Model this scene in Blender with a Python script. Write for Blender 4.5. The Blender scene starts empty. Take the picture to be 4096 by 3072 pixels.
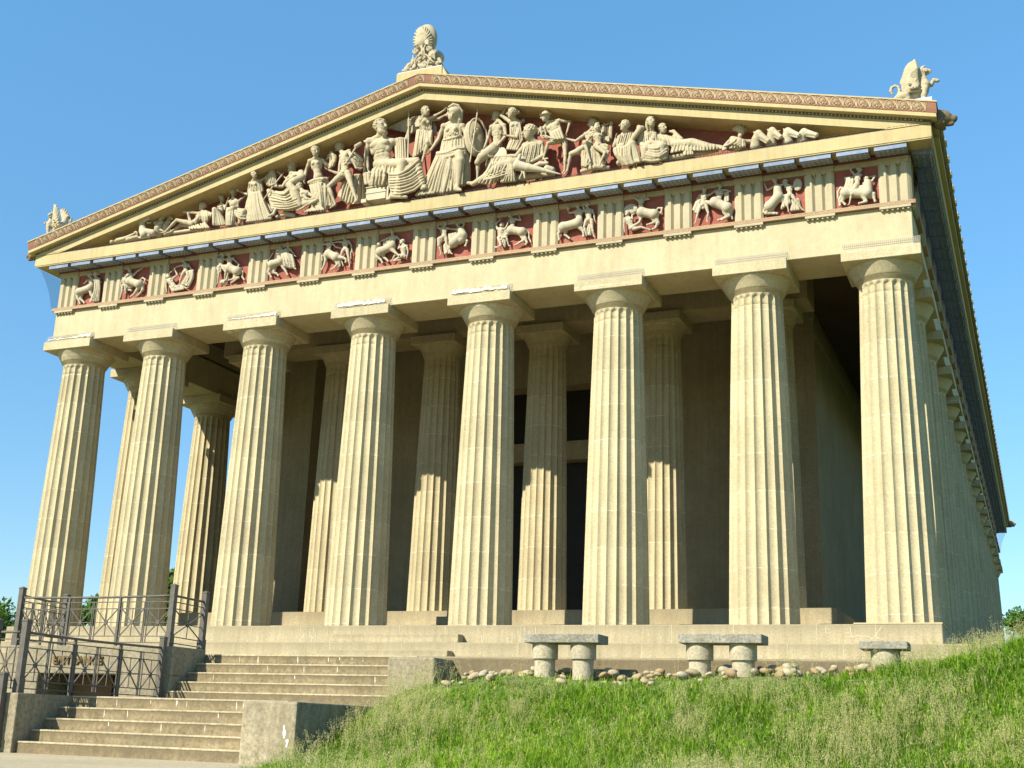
import bpy, math, random
import numpy as np
from mathutils import Matrix, Vector
rad = math.radians
SC = bpy.context.scene
COL = SC.collection
# ---------------------------------------------------------------- camera
CP = np.array([17.664, -33.4115, -2.9693]); FPX = 4931.3
_yw, _pt, _rl = -.404, .2747, .0327
_f = np.array([math.sin(_yw)*math.cos(_pt), math.cos(_yw)*math.cos(_pt), math.sin(_pt)])
_r0 = np.array([math.cos(_yw), -math.sin(_yw), 0.]); _u0 = np.cross(_r0, _f)
CR = math.cos(_rl)*_r0 + math.sin(_rl)*_u0
CU = -math.sin(_rl)*_r0 + math.cos(_rl)*_u0
CF = _f
cam = bpy.data.cameras.new('camera'); camo = bpy.data.objects.new('camera', cam); COL.objects.link(camo)
cam.sensor_width = 36; cam.sensor_fit = 'HORIZONTAL'; cam.lens = 36*FPX/4096
cam.clip_start = .1; cam.clip_end = 5000
M = Matrix.Identity(4)
for i in range(3):
    M[i][0], M[i][1], M[i][2], M[i][3] = CR[i], CU[i], -CF[i], CP[i]
camo.matrix_world = M
SC.camera = camo
SC.view_settings.view_transform = 'Standard'; SC.view_settings.look = 'None'
SC.view_settings.exposure = 0.86; SC.view_settings.gamma = 1
# ---------------------------------------------------------------- sky and sun
SUN = Vector((-.54, -1.0, .857)).normalized()
EL = math.asin(SUN.z); AZ = math.atan2(SUN.x, SUN.y)
wd = bpy.data.worlds.new('World'); SC.world = wd; wd.use_nodes = True
nt = wd.node_tree; nt.nodes.clear()
sky = nt.nodes.new('ShaderNodeTexSky'); sky.sky_type = 'NISHITA'; sky.sun_disc = False
sky.sun_elevation = EL; sky.sun_rotation = AZ; sky.air_density = 1.0; sky.dust_density = 0.; sky.ozone_density = 4.0; sky.altitude = 900
hs = nt.nodes.new('ShaderNodeHueSaturation'); hs.inputs['Saturation'].default_value = 1.12
bg = nt.nodes.new('ShaderNodeBackground'); bg.inputs[1].default_value = .15
wo = nt.nodes.new('ShaderNodeOutputWorld')
nt.links.new(sky.outputs[0], hs.inputs['Color']); tcw = nt.nodes.new('ShaderNodeTexCoord'); sp = nt.nodes.new('ShaderNodeSeparateXYZ'); rw = nt.nodes.new('ShaderNodeValToRGB'); mw = nt.nodes.new('ShaderNodeMix')
mw.data_type = 'RGBA'; mw.blend_type = 'MULTIPLY'; mw.inputs[0].default_value = 1
rw.color_ramp.elements[0].position = .02; rw.color_ramp.elements[0].color = (.58, .55, .50, 1); rw.color_ramp.elements[1].position = .55; rw.color_ramp.elements[1].color = (1.10, 1.25, 1.05, 1)
nt.links.new(tcw.outputs['Generated'], sp.inputs[0]); nt.links.new(sp.outputs['Z'], rw.inputs[0])
nt.links.new(hs.outputs[0], mw.inputs[6]); nt.links.new(rw.outputs[0], mw.inputs[7]); nt.links.new(mw.outputs[2], bg.inputs[0]); nt.links.new(bg.outputs[0], wo.inputs[0])
sl = bpy.data.lights.new('sun', 'SUN'); sl.energy = 5.0; sl.angle = rad(.5); sl.color = (1, .945, .81)
so = bpy.data.objects.new('sun', sl); COL.objects.link(so); so.location = (-30, -60, 55)
so.rotation_euler = SUN.to_track_quat('Z', 'Y').to_euler()
# ---------------------------------------------------------------- helpers
def at(px, py, Y):
    d = CF + CR*(px-2048)/FPX - CU*(py-1536)/FPX
    return CP + d*(Y-CP[1])/d[1]
def tag(o, label=None, cat=None, group=None, kind=None):
    if label: o['label'] = label
    if cat: o['category'] = cat
    if group: o['group'] = group
    if kind: o['kind'] = kind
    return o
def empty(name, loc, label, cat, group=None):
    o = bpy.data.objects.new(name, None); COL.objects.link(o); o.location = loc
    return tag(o, label, cat, group)
def build2(name, a, ma, b, mb_, parent):
    n = len(a.f); m = MB(); m.add(a.v, a.f); m.add(b.v, b.f); o = m.build(name, ma, parent, fix=True); o.data.materials.append(mb_)
    for p in o.data.polygons[n:]: p.material_index = 1
    return o
class MB:
    def __init__(s): s.v = []; s.f = []
    def add(s, v, f):
        b = len(s.v); s.v += [tuple(map(float, p)) for p in v]; s.f += [tuple(int(i)+b for i in q) for q in f]; return s
    def box(s, x0, x1, y0, y1, z0, z1):
        return s.add([(x0,y0,z0),(x1,y0,z0),(x1,y1,z0),(x0,y1,z0),(x0,y0,z1),(x1,y0,z1),(x1,y1,z1),(x0,y1,z1)],
                     [(0,3,2,1),(4,5,6,7),(0,1,5,4),(1,2,6,5),(2,3,7,6),(3,0,4,7)])
    def hexa(s, p):   # 8 points, bottom ring then top ring
        return s.add(p, [(0,3,2,1),(4,5,6,7),(0,1,5,4),(1,2,6,5),(2,3,7,6),(3,0,4,7)])
    def lathe(s, cx, cy, prof, n=24, cap=True):
        v = []; f = []
        for r, z in prof:
            v += [(cx+r*math.cos(2*math.pi*k/n), cy+r*math.sin(2*math.pi*k/n), z) for k in range(n)]
        for i in range(len(prof)-1):
            for k in range(n):
                a = i*n+k; b = i*n+(k+1) % n; f.append((a, b, b+n, a+n))
        if cap: f.append(tuple(range(n-1, -1, -1))); f.append(tuple((len(prof)-1)*n+k for k in range(n)))
        return s.add(v, f)
    def tube(s, pts, r, n=6, cap=True):
        pts = [Vector(p) for p in pts]; m = len(pts)
        rs = r if isinstance(r, (list, tuple)) else [r]*m
        v = []; f = []; up = None
        for i, p in enumerate(pts):
            t = (pts[min(i+1, m-1)]-pts[max(i-1, 0)]).normalized()
            if up is None: up = Vector((0, 0, 1)) if abs(t.z) < .9 else Vector((0, 1, 0))
            a = t.cross(up)
            if a.length < 1e-6: a = t.cross(Vector((1, 0, 0)))
            a.normalize(); b = a.cross(t).normalized(); up = b
            v += [tuple(p+rs[i]*(a*math.cos(2*math.pi*k/n)+b*math.sin(2*math.pi*k/n))) for k in range(n)]
        for i in range(m-1):
            for k in range(n):
                q = i*n+k; w = i*n+(k+1) % n; f.append((q, w, w+n, q+n))
        if cap: f.append(tuple(range(n-1, -1, -1))); f.append(tuple((m-1)*n+k for k in range(n)))
        return s.add(v, f)
    def bar(s, a, b, w, h=None):   # square bar from a to b
        h = h or w; a = Vector(a); b = Vector(b); t = (b-a).normalized()
        up = Vector((0, 0, 1)) if abs(t.z) < .95 else Vector((0, 1, 0))
        x = t.cross(up).normalized()*w/2; y = x.cross(t).normalized()*h/2
        return s.hexa([a-x-y, a+x-y, b+x-y, b-x-y, a-x+y, a+x+y, b+x+y, b-x+y])
    def prism(s, poly, axis, a, b):  # polygon of (u,w) extruded along axis; axis 'x': (y,z); 'y': (x,z); 'z': (x,y)
        n = len(poly); P = []
        for t in (a, b):
            for u, w in poly:
                P.append({'x': (t, u, w), 'y': (u, t, w), 'z': (u, w, t)}[axis])
        return s.add(P, [tuple(range(n-1, -1, -1)), tuple(range(n, 2*n))]+[(i, (i+1) % n, (i+1) % n+n, i+n) for i in range(n)])
    def build(s, name, mat, parent=None, smooth=False, fix=True, angle=None):
        me = bpy.data.meshes.new(name); me.from_pydata(s.v, [], s.f)
        if fix:
            import bmesh
            bm = bmesh.new(); bm.from_mesh(me); bmesh.ops.recalc_face_normals(bm, faces=bm.faces); bm.to_mesh(me); bm.free()
        me.materials.append(mat)
        if smooth:
            me.shade_smooth()
            if angle: me.set_sharp_from_angle(angle=rad(angle))
        o = bpy.data.objects.new(name, me); COL.objects.link(o)
        if parent: o.parent = parent; o.matrix_parent_inverse = world_of(parent).inverted()
        return o
def world_of(o):
    m = Matrix.LocRotScale(o.location, o.rotation_euler, o.scale)
    return world_of(o.parent) @ o.matrix_parent_inverse @ m if o.parent else m
def inst(o, parent=None, loc=(0, 0, 0)):
    c = o.copy(); COL.objects.link(c); c.parent = parent; c.matrix_parent_inverse = Matrix.Identity(4); c.location = loc
    return c
# ---------------------------------------------------------------- materials
def newmat(name):
    m = bpy.data.materials.new(name); m.use_nodes = True; t = m.node_tree
    b = t.nodes['Principled BSDF']; b.inputs['Roughness'].default_value = .85
    b.inputs['Specular IOR Level'].default_value = .25
    return m, t, b
def N(t, typ, **kw):
    n = t.nodes.new(typ)
    for k, v in kw.items():
        if k.startswith('i_'): n.inputs[k[2:].replace('_', ' ')].default_value = v
        else: setattr(n, k, v)
    return n
def ramp(t, src, stops):
    r = t.nodes.new('ShaderNodeValToRGB'); e = r.color_ramp.elements
    while len(e) < len(stops): e.new(.5)
    for k, (p, c) in enumerate(stops):
        e[k].position = p; e[k].color = (*c, 1) if len(c) == 3 else c
    t.links.new(src, r.inputs[0]); return r
def mixc(t, a, b, fac, mode='MIX'):
    m = t.nodes.new('ShaderNodeMix'); m.data_type = 'RGBA'; m.blend_type = mode
    for sock, v in ((m.inputs[0], fac), (m.inputs[6], a), (m.inputs[7], b)):
        if hasattr(v, 'node'): t.links.new(v, sock)
        else: sock.default_value = v if not isinstance(v, tuple) or len(v) == 4 else (*v, 1)
    return m.outputs[2]
def stone(name, base, var=.18, grain=.10, gscale=28, stain=None, stain_amt=.5, streak=0, bump=.25, rough=.88, joints=0, topdark=0):
    """weathered cast concrete / stone: patches, aggregate grain, rain streaks, stains"""
    base = tuple(c*.80 for c in base); stain = tuple(c*.80 for c in stain) if stain else None
    m, t, b = newmat(name); L = t.links
    tc = N(t, 'ShaderNodeTexCoord'); geo = N(t, 'ShaderNodeNewGeometry'); P = geo.outputs['Position']
    n1 = N(t, 'ShaderNodeTexNoise', i_Scale=.55, i_Detail=6., i_Roughness=.62); L.new(P, n1.inputs['Vector'])
    n2 = N(t, 'ShaderNodeTexNoise', i_Scale=float(gscale), i_Detail=3., i_Roughness=.7); L.new(P, n2.inputs['Vector'])
    n3 = N(t, 'ShaderNodeTexNoise', i_Scale=4.5, i_Detail=5., i_Roughness=.6); L.new(P, n3.inputs['Vector'])
    lo = tuple(c*(1-var) for c in base); hi = tuple(min(.95, c*(1+var*.7)) for c in base)
    c1 = ramp(t, n1.outputs[0], [(.30, lo), (.68, hi)]).outputs[0]
    g = ramp(t, n2.outputs[0], [(.32, (1-grain*1.8,)*3), (.66, (1+grain*.6,)*3)]).outputs[0]
    c = mixc(t, c1, g, 1., 'MULTIPLY')
    g3 = ramp(t, n3.outputs[0], [(.3, (1-var*.7, 1-var*.75, 1-var*.85)), (.6, (1, 1, 1))]).outputs[0]
    c = mixc(t, c, g3, 1., 'MULTIPLY')
    if stain:
        mp = N(t, 'ShaderNodeMapping'); mp.inputs['Scale'].default_value = (1.6, 1.6, .35 if streak else 1.2); L.new(P, mp.inputs[0])
        n4 = N(t, 'ShaderNodeTexNoise', i_Scale=1.9, i_Detail=8., i_Roughness=.68); L.new(mp.outputs[0], n4.inputs['Vector'])
        f = ramp(t, n4.outputs[0], [(.48, (0, 0, 0)), (.72, (stain_amt,)*3)]).outputs[0]
        c = mixc(t, c, stain, f)
    if streak:
        mp = N(t, 'ShaderNodeMapping'); mp.inputs['Scale'].default_value = (7, 7, .25); L.new(P, mp.inputs[0])
        n5 = N(t, 'ShaderNodeTexNoise', i_Scale=1., i_Detail=5.); L.new(mp.outputs[0], n5.inputs['Vector'])
        f = ramp(t, n5.outputs[0], [(.42, (1, 1, 1)), (.66, (1-streak, 1-streak*1.02, 1-streak*1.1))]).outputs[0]
        c = mixc(t, c, f, 1., 'MULTIPLY')
    if topdark:     # base colour darkened towards the top of a riser, ragged lower edge
        sg = N(t, 'ShaderNodeSeparateXYZ'); L.new(tc.outputs['Generated'], sg.inputs[0])
        q = N(t, 'ShaderNodeMath', operation='ADD'); L.new(sg.outputs[2], q.inputs[0])
        q2 = N(t, 'ShaderNodeMath', operation='MULTIPLY_ADD'); L.new(n3.outputs[0], q2.inputs[0]); q2.inputs[1].default_value = .9; q2.inputs[2].default_value = -.45; L.new(q2.outputs[0], q.inputs[1])
        f = ramp(t, q.outputs[0], [(.45, (0, 0, 0)), (.95, (topdark,)*3)]).outputs[0]
        c = mixc(t, c, tuple(x*.42 for x in base), f)
    if joints:      # faint drum joints at uneven heights, and each piece a shade of its own
        oi = N(t, 'ShaderNodeObjectInfo'); sx = N(t, 'ShaderNodeSeparateXYZ'); L.new(P, sx.inputs[0])
        def mth(op, a, b_=0.):
            q = N(t, 'ShaderNodeMath', operation=op)
            for k, v in ((0, a), (1, b_)):
                if hasattr(v, 'node'): L.new(v, q.inputs[k])
                else: q.inputs[k].default_value = v
            return q.outputs[0]
        z = mth('ADD', sx.outputs[2], mth('MULTIPLY', n1.outputs[0], .02)); z = mth('ADD', mth('DIVIDE', z, joints), mth('MULTIPLY', oi.outputs['Random'], 3.))
        ln = mth('LESS_THAN', mth('ABSOLUTE', mth('SUBTRACT', mth('FRACT', z), .5)), .012)
        c = mixc(t, c, (.66, .60, .45), mth('MULTIPLY', ln, mth('MULTIPLY', mth('GREATER_THAN', n3.outputs[0], .5), .55)))
        dr = ramp(t, mth('FRACT', mth('ADD', mth('MULTIPLY', mth('FLOOR', mth('ADD', z, .5)), .37), oi.outputs['Random'])), [(0, (.93, .93, .92)), (1, (1.05, 1.05, 1.05))]).outputs[0]
        c = mixc(t, c, dr, 1., 'MULTIPLY')
    L.new(c, b.inputs['Base Color']); b.inputs['Roughness'].default_value = rough
    bp = N(t, 'ShaderNodeBump', i_Strength=bump, i_Distance=.02); L.new(n2.outputs[0], bp.inputs['Height']); L.new(bp.outputs[0], b.inputs['Normal'])
    return m
def plain(name, col, rough=.7, metal=0, var=.12, sc=3.):
    m, t, b = newmat(name); geo = N(t, 'ShaderNodeNewGeometry')
    n = N(t, 'ShaderNodeTexNoise', i_Scale=sc, i_Detail=5.); t.links.new(geo.outputs['Position'], n.inputs['Vector'])
    c = ramp(t, n.outputs[0], [(.3, tuple(x*(1-var) for x in col)), (.7, tuple(min(1, x*(1+var)) for x in col))])
    t.links.new(c.outputs[0], b.inputs['Base Color']); b.inputs['Roughness'].default_value = rough; b.inputs['Metallic'].default_value = metal
    return m
TAN = (.60, .51, .31)
m_wall = stone('temple_concrete', TAN, .10, .07, 30, (.40, .30, .15), .35, .05)
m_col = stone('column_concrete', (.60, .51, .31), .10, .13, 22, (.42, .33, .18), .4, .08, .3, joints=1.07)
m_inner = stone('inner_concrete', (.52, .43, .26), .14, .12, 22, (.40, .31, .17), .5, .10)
m_geis = stone('cornice_concrete', (.57, .455, .225), .10, .07, 30, (.52, .44, .28), .5, .10)
m_frz = stone('frieze_concrete', (.55, .47, .30), .10, .08, 30, (.36, .30, .18), .35, .06)
m_stat = stone('sculpture_stone', (.56, .47, .30), .14, .16, 40, (.33, .26, .15), .55, 0, .12)
m_stat2 = stone('sculpture_stone_pale', (.60, .52, .36), .12, .14, 40, (.40, .33, .20), .4, 0, .12)
m_relief = stone('relief_stone', (.58, .50, .35), .12, .12, 40, (.40, .34, .22), .4, 0, .1)
m_red = stone('red_panel_paint', (.38, .115, .080), .2, .06, 20, (.48, .22, .15), .5, 0, .1)
m_simared = stone('sima_terracotta', (.35, .165, .105), .14, .05, 20, (.30, .14, .09), .5, .0, .1)
m_taenia = stone('band_terracotta', (.42, .25, .135), .12, .08, 24, (.30, .17, .1), .4, 0, .1)
m_blue = stone('mutule_blue_paint', (.27, .33, .46), .2, .12, 16, (.42, .40, .38), .6, 0, .1)
m_via = stone('via_red_paint', (.22, .075, .045), .2, .05, 16, None, 0, 0, .1)
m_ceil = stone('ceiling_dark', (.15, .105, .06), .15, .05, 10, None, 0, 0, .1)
m_step = stone('step_concrete', (.53, .44, .27), .16, .14, 20, (.36, .29, .17), .6, .12, .35, topdark=.45)
m_stair = stone('stair_concrete', (.38, .295, .165), .24, .22, 17, (.24, .19, .11), .7, .22, .4, topdark=.75)
m_tread = stone('tread_concrete', (.56, .47, .29), .15, .2, 17, (.30, .24, .14), .5, .0, .4)
m_block = stone('block_concrete', (.46, .39, .25), .22, .24, 15, (.29, .24, .15), .75, .2, .5, topdark=.3)
m_bench = stone('bench_stone', (.40, .37, .285), .25, .25, 22, (.20, .19, .15), .7, .15, .5)
m_leg = stone('bench_leg_stone', (.56, .48, .33), .15, .2, 22, (.38, .31, .2), .5, .0, .4)
m_dark = plain('dark_metal', (.05, .042, .032), .55)
m_rail = plain('railing_paint', (.105, .092, .072), .5, 0, .2, 9)
m_bronze = plain('door_bronze', (.03, .024, .017), .5, .3)
m_mesh = plain('screen_wire', (.42, .38, .29), .5)
m_lead = plain('lead_flashing', (.55, .58, .62), .6)
m_letter = plain('letter_bronze', (.15, .095, .03), .55, .2)
# ================================================================ sculpting: distance fields turned into one continuous surface
def _nets(F, org, h):
    S = F < 0
    nx, ny, nz = F.shape
    c = np.zeros((nx-1, ny-1, nz-1), np.int8)
    for i in (0, 1):
        for j in (0, 1):
            for k in (0, 1): c += S[i:nx-1+i, j:ny-1+j, k:nz-1+k]
    mk = (c > 0) & (c < 8)
    I = np.argwhere(mk)
    idx = -np.ones(mk.shape, np.int64); idx[mk] = np.arange(len(I))
    cor = [(i, j, k) for i in (0, 1) for j in (0, 1) for k in (0, 1)]
    val = {q: F[I[:, 0]+q[0], I[:, 1]+q[1], I[:, 2]+q[2]] for q in cor}
    acc = np.zeros((len(I), 3)); cnt = np.zeros(len(I))
    for a in cor:
        for ax in range(3):
            if a[ax]: continue
            b = list(a); b[ax] = 1; b = tuple(b)
            va, vb = val[a], val[b]; m = (va < 0) != (vb < 0)
            t = np.zeros(len(I)); t[m] = va[m]/(va[m]-vb[m])
            p = np.array(a, float)[None, :].repeat(len(I), 0); p[:, ax] += t
            acc[m] += p[m]; cnt[m] += 1
    V = (I+acc/cnt[:, None])*h+org
    Q = []
    for ax in range(3):
        sl0 = [slice(None)]*3; sl1 = [slice(None)]*3; sl0[ax] = slice(0, -1); sl1[ax] = slice(1, None)
        a = S[tuple(sl0)]; b = S[tuple(sl1)]
        e = np.argwhere(a != b); o = [q for q in range(3) if q != ax]
        e = e[(e[:, o[0]] > 0) & (e[:, o[1]] > 0) & (e[:, o[0]] < F.shape[o[0]]-1) & (e[:, o[1]] < F.shape[o[1]]-1)]
        if not len(e): continue
        q = []
        for d0, d1 in ((-1, -1), (0, -1), (0, 0), (-1, 0)):
            w = e.copy(); w[:, o[0]] += d0; w[:, o[1]] += d1; q.append(idx[w[:, 0], w[:, 1], w[:, 2]])
        q = np.stack(q, 1); fl = a[e[:, 0], e[:, 1], e[:, 2]]
        if ax == 1: fl = ~fl
        q[~fl] = q[~fl][:, ::-1]; Q.append(q)
    return V, np.concatenate(Q) if Q else np.zeros((0, 4), int)
class Sculpt:
    """collects rounded cones and ellipsoids in world space; mesh() melts them into one skin"""
    def __init__(s, view=None, Y0=0., k=.04, cur=None):
        s.L = []; s.view = view; s.Y0 = Y0; s.k = k
    def p(s, q):
        x, y = q[0], q[1]; d = q[2] if len(q) > 2 else 0.
        if s.view: x = s.view[0]+x/s.view[2]; y = s.view[1]+y/s.view[2]
        return at(x, y, s.Y0-d)
    def ppm(s, q):     # metres per zoomed pixel there
        P = s.p(q); D = (P-CP)@CF
        return D/FPX/(s.view[2] if s.view else 1)
    def cap(s, a, b, ra, rb=None, k=None, neg=False):
        s.L.append(('c', np.asarray(a, float), np.asarray(b, float), ra, ra if rb is None else rb, s.k if k is None else k, neg)); return s
    def ell(s, c, r, ax=None, k=None, neg=False):
        A = np.eye(3) if ax is None else np.array(ax)
        s.L.append(('e', np.asarray(c, float), np.asarray(r, float), A, None, s.k if k is None else k, neg)); return s
    def tube(s, pts, r, k=None):
        n = len(pts); rs = r if isinstance(r, (list, tuple, np.ndarray)) else [r]*n
        for i in range(n-1): s.cap(pts[i], pts[i+1], rs[i], rs[i+1], k)
        return s
    def field(s, h):
        lo = np.full(3, 1e9); hi = np.full(3, -1e9)
        for q in s.L:
            if q[6]: continue
            if q[0] == 'c':
                r = max(q[3], q[4]); lo = np.minimum(lo, np.minimum(q[1], q[2])-r); hi = np.maximum(hi, np.maximum(q[1], q[2])+r)
            else:
                r = np.max(q[2]); lo = np.minimum(lo, q[1]-r); hi = np.maximum(hi, q[1]+r)
        lo -= 3*h; hi += 3*h
        n = np.ceil((hi-lo)/h).astype(int)+1
        F = np.full(n, .5, np.float32)
        for q in s.L:
            k = max(q[5], 1e-4)
            if q[0] == 'c': r = max(q[3], q[4]); a = np.minimum(q[1], q[2])-r; b = np.maximum(q[1], q[2])+r
            else: r = np.max(q[2]); a = q[1]-r; b = q[1]+r
            m = k+2.5*h
            i0 = np.clip(np.floor((a-m-lo)/h).astype(int), 0, n); i1 = np.clip(np.ceil((b+m-lo)/h).astype(int)+1, 0, n)
            if np.any(i1-i0 < 1): continue
            X, Y, Z_ = [(lo[d]+h*np.arange(i0[d], i1[d])).astype(np.float32) for d in range(3)]
            X = X[:, None, None]; Y = Y[None, :, None]; Z_ = Z_[None, None, :]
            if q[0] == 'c':
                A, B = q[1], q[2]; d = B-A; dd = max(d@d, 1e-9)
                px, py, pz = X-A[0], Y-A[1], Z_-A[2]
                t = np.clip((px*d[0]+py*d[1]+pz*d[2])/dd, 0, 1)
                D = np.sqrt((px-t*d[0])**2+(py-t*d[1])**2+(pz-t*d[2])**2)-(q[3]+t*(q[4]-q[3]))
            else:
                px, py, pz = X-q[1][0], Y-q[1][1], Z_-q[1][2]; A = q[3]; R = np.maximum(q[2], 1e-3)
                u = [(px*A[w][0]+py*A[w][1]+pz*A[w][2]) for w in range(3)]
                k0 = np.sqrt(sum((u[w]/R[w])**2 for w in range(3)))+1e-6
                k1 = np.sqrt(sum((u[w]/R[w]**2)**2 for w in range(3)))+1e-6
                D = k0*(k0-1)/k1
            G = F[i0[0]:i1[0], i0[1]:i1[1], i0[2]:i1[2]]
            if q[6]:
                hh = np.clip(.5-.5*(G+D)/k, 0, 1); G[...] = G*(1-hh)+(-D)*hh+k*hh*(1-hh)
            else:
                hh = np.clip(.5+.5*(G-D)/k, 0, 1); G[...] = G*(1-hh)+D*hh-k*hh*(1-hh)
        return F, lo
    def mesh(s, h, name, mat, parent=None, ymax=None):
        F, lo = s.field(h)
        if ymax is not None:      # cut flat against the wall behind
            ys = lo[1]+h*np.arange(F.shape[1]); F = np.maximum(F, (ys-ymax)[None, :, None].astype(np.float32))
        F[0] = F[-1] = .3; F[:, 0] = F[:, -1] = .3; F[:, :, 0] = F[:, :, -1] = .3
        V, Q = _nets(F, lo, h)
        org = V.mean(0) if parent is None else np.zeros(3)
        if parent is None: org[2] = V[:, 2].min()
        me = bpy.data.meshes.new(name); me.vertices.add(len(V)); me.vertices.foreach_set('co', (V-org).astype(np.float32).ravel())
        me.loops.add(len(Q)*4); me.loops.foreach_set('vertex_index', Q.ravel().astype(np.int32))
        me.polygons.add(len(Q)); me.polygons.foreach_set('loop_start', np.arange(0, len(Q)*4, 4, dtype=np.int32))
        me.update(calc_edges=True); me.validate(); me.shade_smooth(); me.materials.append(mat)
        o = bpy.data.objects.new(name, me); COL.objects.link(o); o.location = org
        if parent: o.parent = parent; o.matrix_parent_inverse = world_of(parent).inverted()
        return o
    # ---------------- anatomy
    def head(s, H, look, sz, up=(0, 0, 1), hair='short', beard=False, face=True):
        sz = sz*1.10
        f = np.array(look, float); f /= np.linalg.norm(f); u = np.array(up, float); u -= f*(u@f); u /= np.linalg.norm(u); w = np.cross(f, u)
        ax = [w, f, u]; g = lambda a, b, c: H+sz*(w*a+f*b+u*c); kk = .05*sz
        s.ell(g(0, -.05, .10), np.array([.39, .45, .40])*sz, ax, kk)
        s.ell(g(0, .10, -.12), np.array([.32, .32, .40])*sz, ax, kk)
        s.cap(g(-.10, .22, -.37), g(.10, .22, -.37), .12*sz, None, kk)
        if face:
            s.cap(g(0, .38, .10), g(0, .53, -.10), .055*sz, .08*sz, .02*sz)
            s.cap(g(-.20, .31, .10), g(.20, .31, .10), .075*sz, None, .04*sz)
            for e in (-1, 1): s.ell(g(e*.15, .43, .0), np.array([.10, .09, .065])*sz, ax, .03*sz, True)
            for e in (-1, 1): s.ell(g(e*.145, .345, -.005), np.array([.065, .05, .045])*sz, ax, .01*sz)
            s.cap(g(-.07, .37, -.22), g(.07, .37, -.22), .05*sz, None, .03*sz)
            s.cap(g(-.09, .45, -.235), g(.09, .45, -.235), .022*sz, None, .02*sz, True)
            for e in (-1, 1): s.ell(g(e*.35, -.03, -.05), np.array([.04, .08, .11])*sz, ax, .02*sz)
        if hair in ('short', 'curly', 'bun', 'long'):
            r = random.Random(int(abs(H[0])*977)); nn = 60 if hair == 'curly' else 52
            for i in range(nn):
                a = 2.399*i; c = 1-1.25*(i+.5)/nn; q = math.sqrt(max(0, 1-c*c))
                x, y = q*math.cos(a), q*math.sin(a)
                if y > .35 and c < .50: continue
                s.ell(g(.37*x, -.06+.43*y, .12+.40*c), np.array([.085, .085, .075])*sz*(1.1 if hair == 'curly' else 1.), ax, .03*sz)
        if hair == 'bun': s.ell(g(0, -.56, .10), np.array([.17, .18, .17])*sz, ax, .04*sz); s.cap(g(-.33, .05, .2), g(.33, .05, .2), .06*sz, None, .03*sz)
        if hair == 'long':
            for e in (-1, 0, 1): s.tube([g(e*.3, -.25, .1), g(e*.34, -.32, -.3), g(e*.28, -.3, -.7)], [.14*sz, .14*sz, .08*sz], .03*sz)
        if hair == 'helmet':
            s.ell(g(0, -.06, .16), np.array([.41, .50, .40])*sz, ax, .02*sz); s.cap(g(-.25, .38, .22), g(.25, .38, .22), .07*sz, None, .03*sz)
            s.tube([g(0, .32, .55), g(0, 0, .72), g(0, -.35, .62), g(0, -.62, .2), g(0, -.6, -.4)], [.09*sz, .13*sz, .13*sz, .12*sz, .08*sz], .03*sz)
            for e in (-1, 1): s.cap(g(e*.34, .05, -.05), g(e*.30, .12, -.3), .09*sz, .05*sz, .03*sz)
            s.tube([g(0, -.4, 0), g(0, -.44, -.5), g(0, -.35, -.8)], [.2*sz, .2*sz, .12*sz], .04*sz)
        if hair == 'hat':
            s.ell(g(0, -.04, .24), np.array([.60, .66, .07])*sz, ax, .03*sz); s.ell(g(0, -.04, .32), np.array([.40, .42, .30])*sz, ax, .04*sz); s.ell(g(0, -.04, .62), np.array([.08, .08, .07])*sz, ax, .02*sz)
            s.ell(g(0, -.22, -.05), np.array([.34, .28, .24])*sz, ax, .04*sz)
        if beard:
            r = random.Random(5)
            for i in range(12):
                a = -1.3+2.6*i/11; s.ell(g(.25*math.sin(a), .16+.18*math.cos(a), -.34-.13*math.cos(a)), np.array([.10, .11, .15])*sz, ax, .03*sz)
            s.ell(g(0, .30, -.55), np.array([.16, .15, .20])*sz, ax, .05*sz)
        return s
    def limb(s, a, b, ra, rb, bulge=0, bp=.3, k=None):
        k = .05 if k is None else k
        s.cap(a, b, ra, rb, k)
        if bulge: s.ell(a+(b-a)*bp, [bulge, bulge, np.linalg.norm(b-a)*.30], _frame(b-a), k)
        return s
    def hand(s, W, d, sz, curl=.5):
        d = d/np.linalg.norm(d); ax = _frame(d); c = W+d*.20*sz
        s.ell(c, [.13*sz, .07*sz, .20*sz], ax, .03*sz)
        for i in range(4):
            o = ax[0]*(-.10+.066*i)*sz; L_ = (.30, .34, .33, .27)[i]*sz
            b = W+d*.34*sz+o; m = b+d*L_*.5+ax[1]*curl*.10*sz; e = m+d*L_*.45*(1-curl*.6)+ax[1]*curl*.26*sz
            s.cap(b, m, .038*sz, .034*sz, .015*sz); s.cap(m, e, .034*sz, .028*sz, .015*sz)
        b = W+d*.12*sz-ax[0]*.11*sz; s.cap(b, b-ax[0]*.10*sz+d*.20*sz+ax[1]*curl*.1*sz, .045*sz, .035*sz, .015*sz)
        return s
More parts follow.
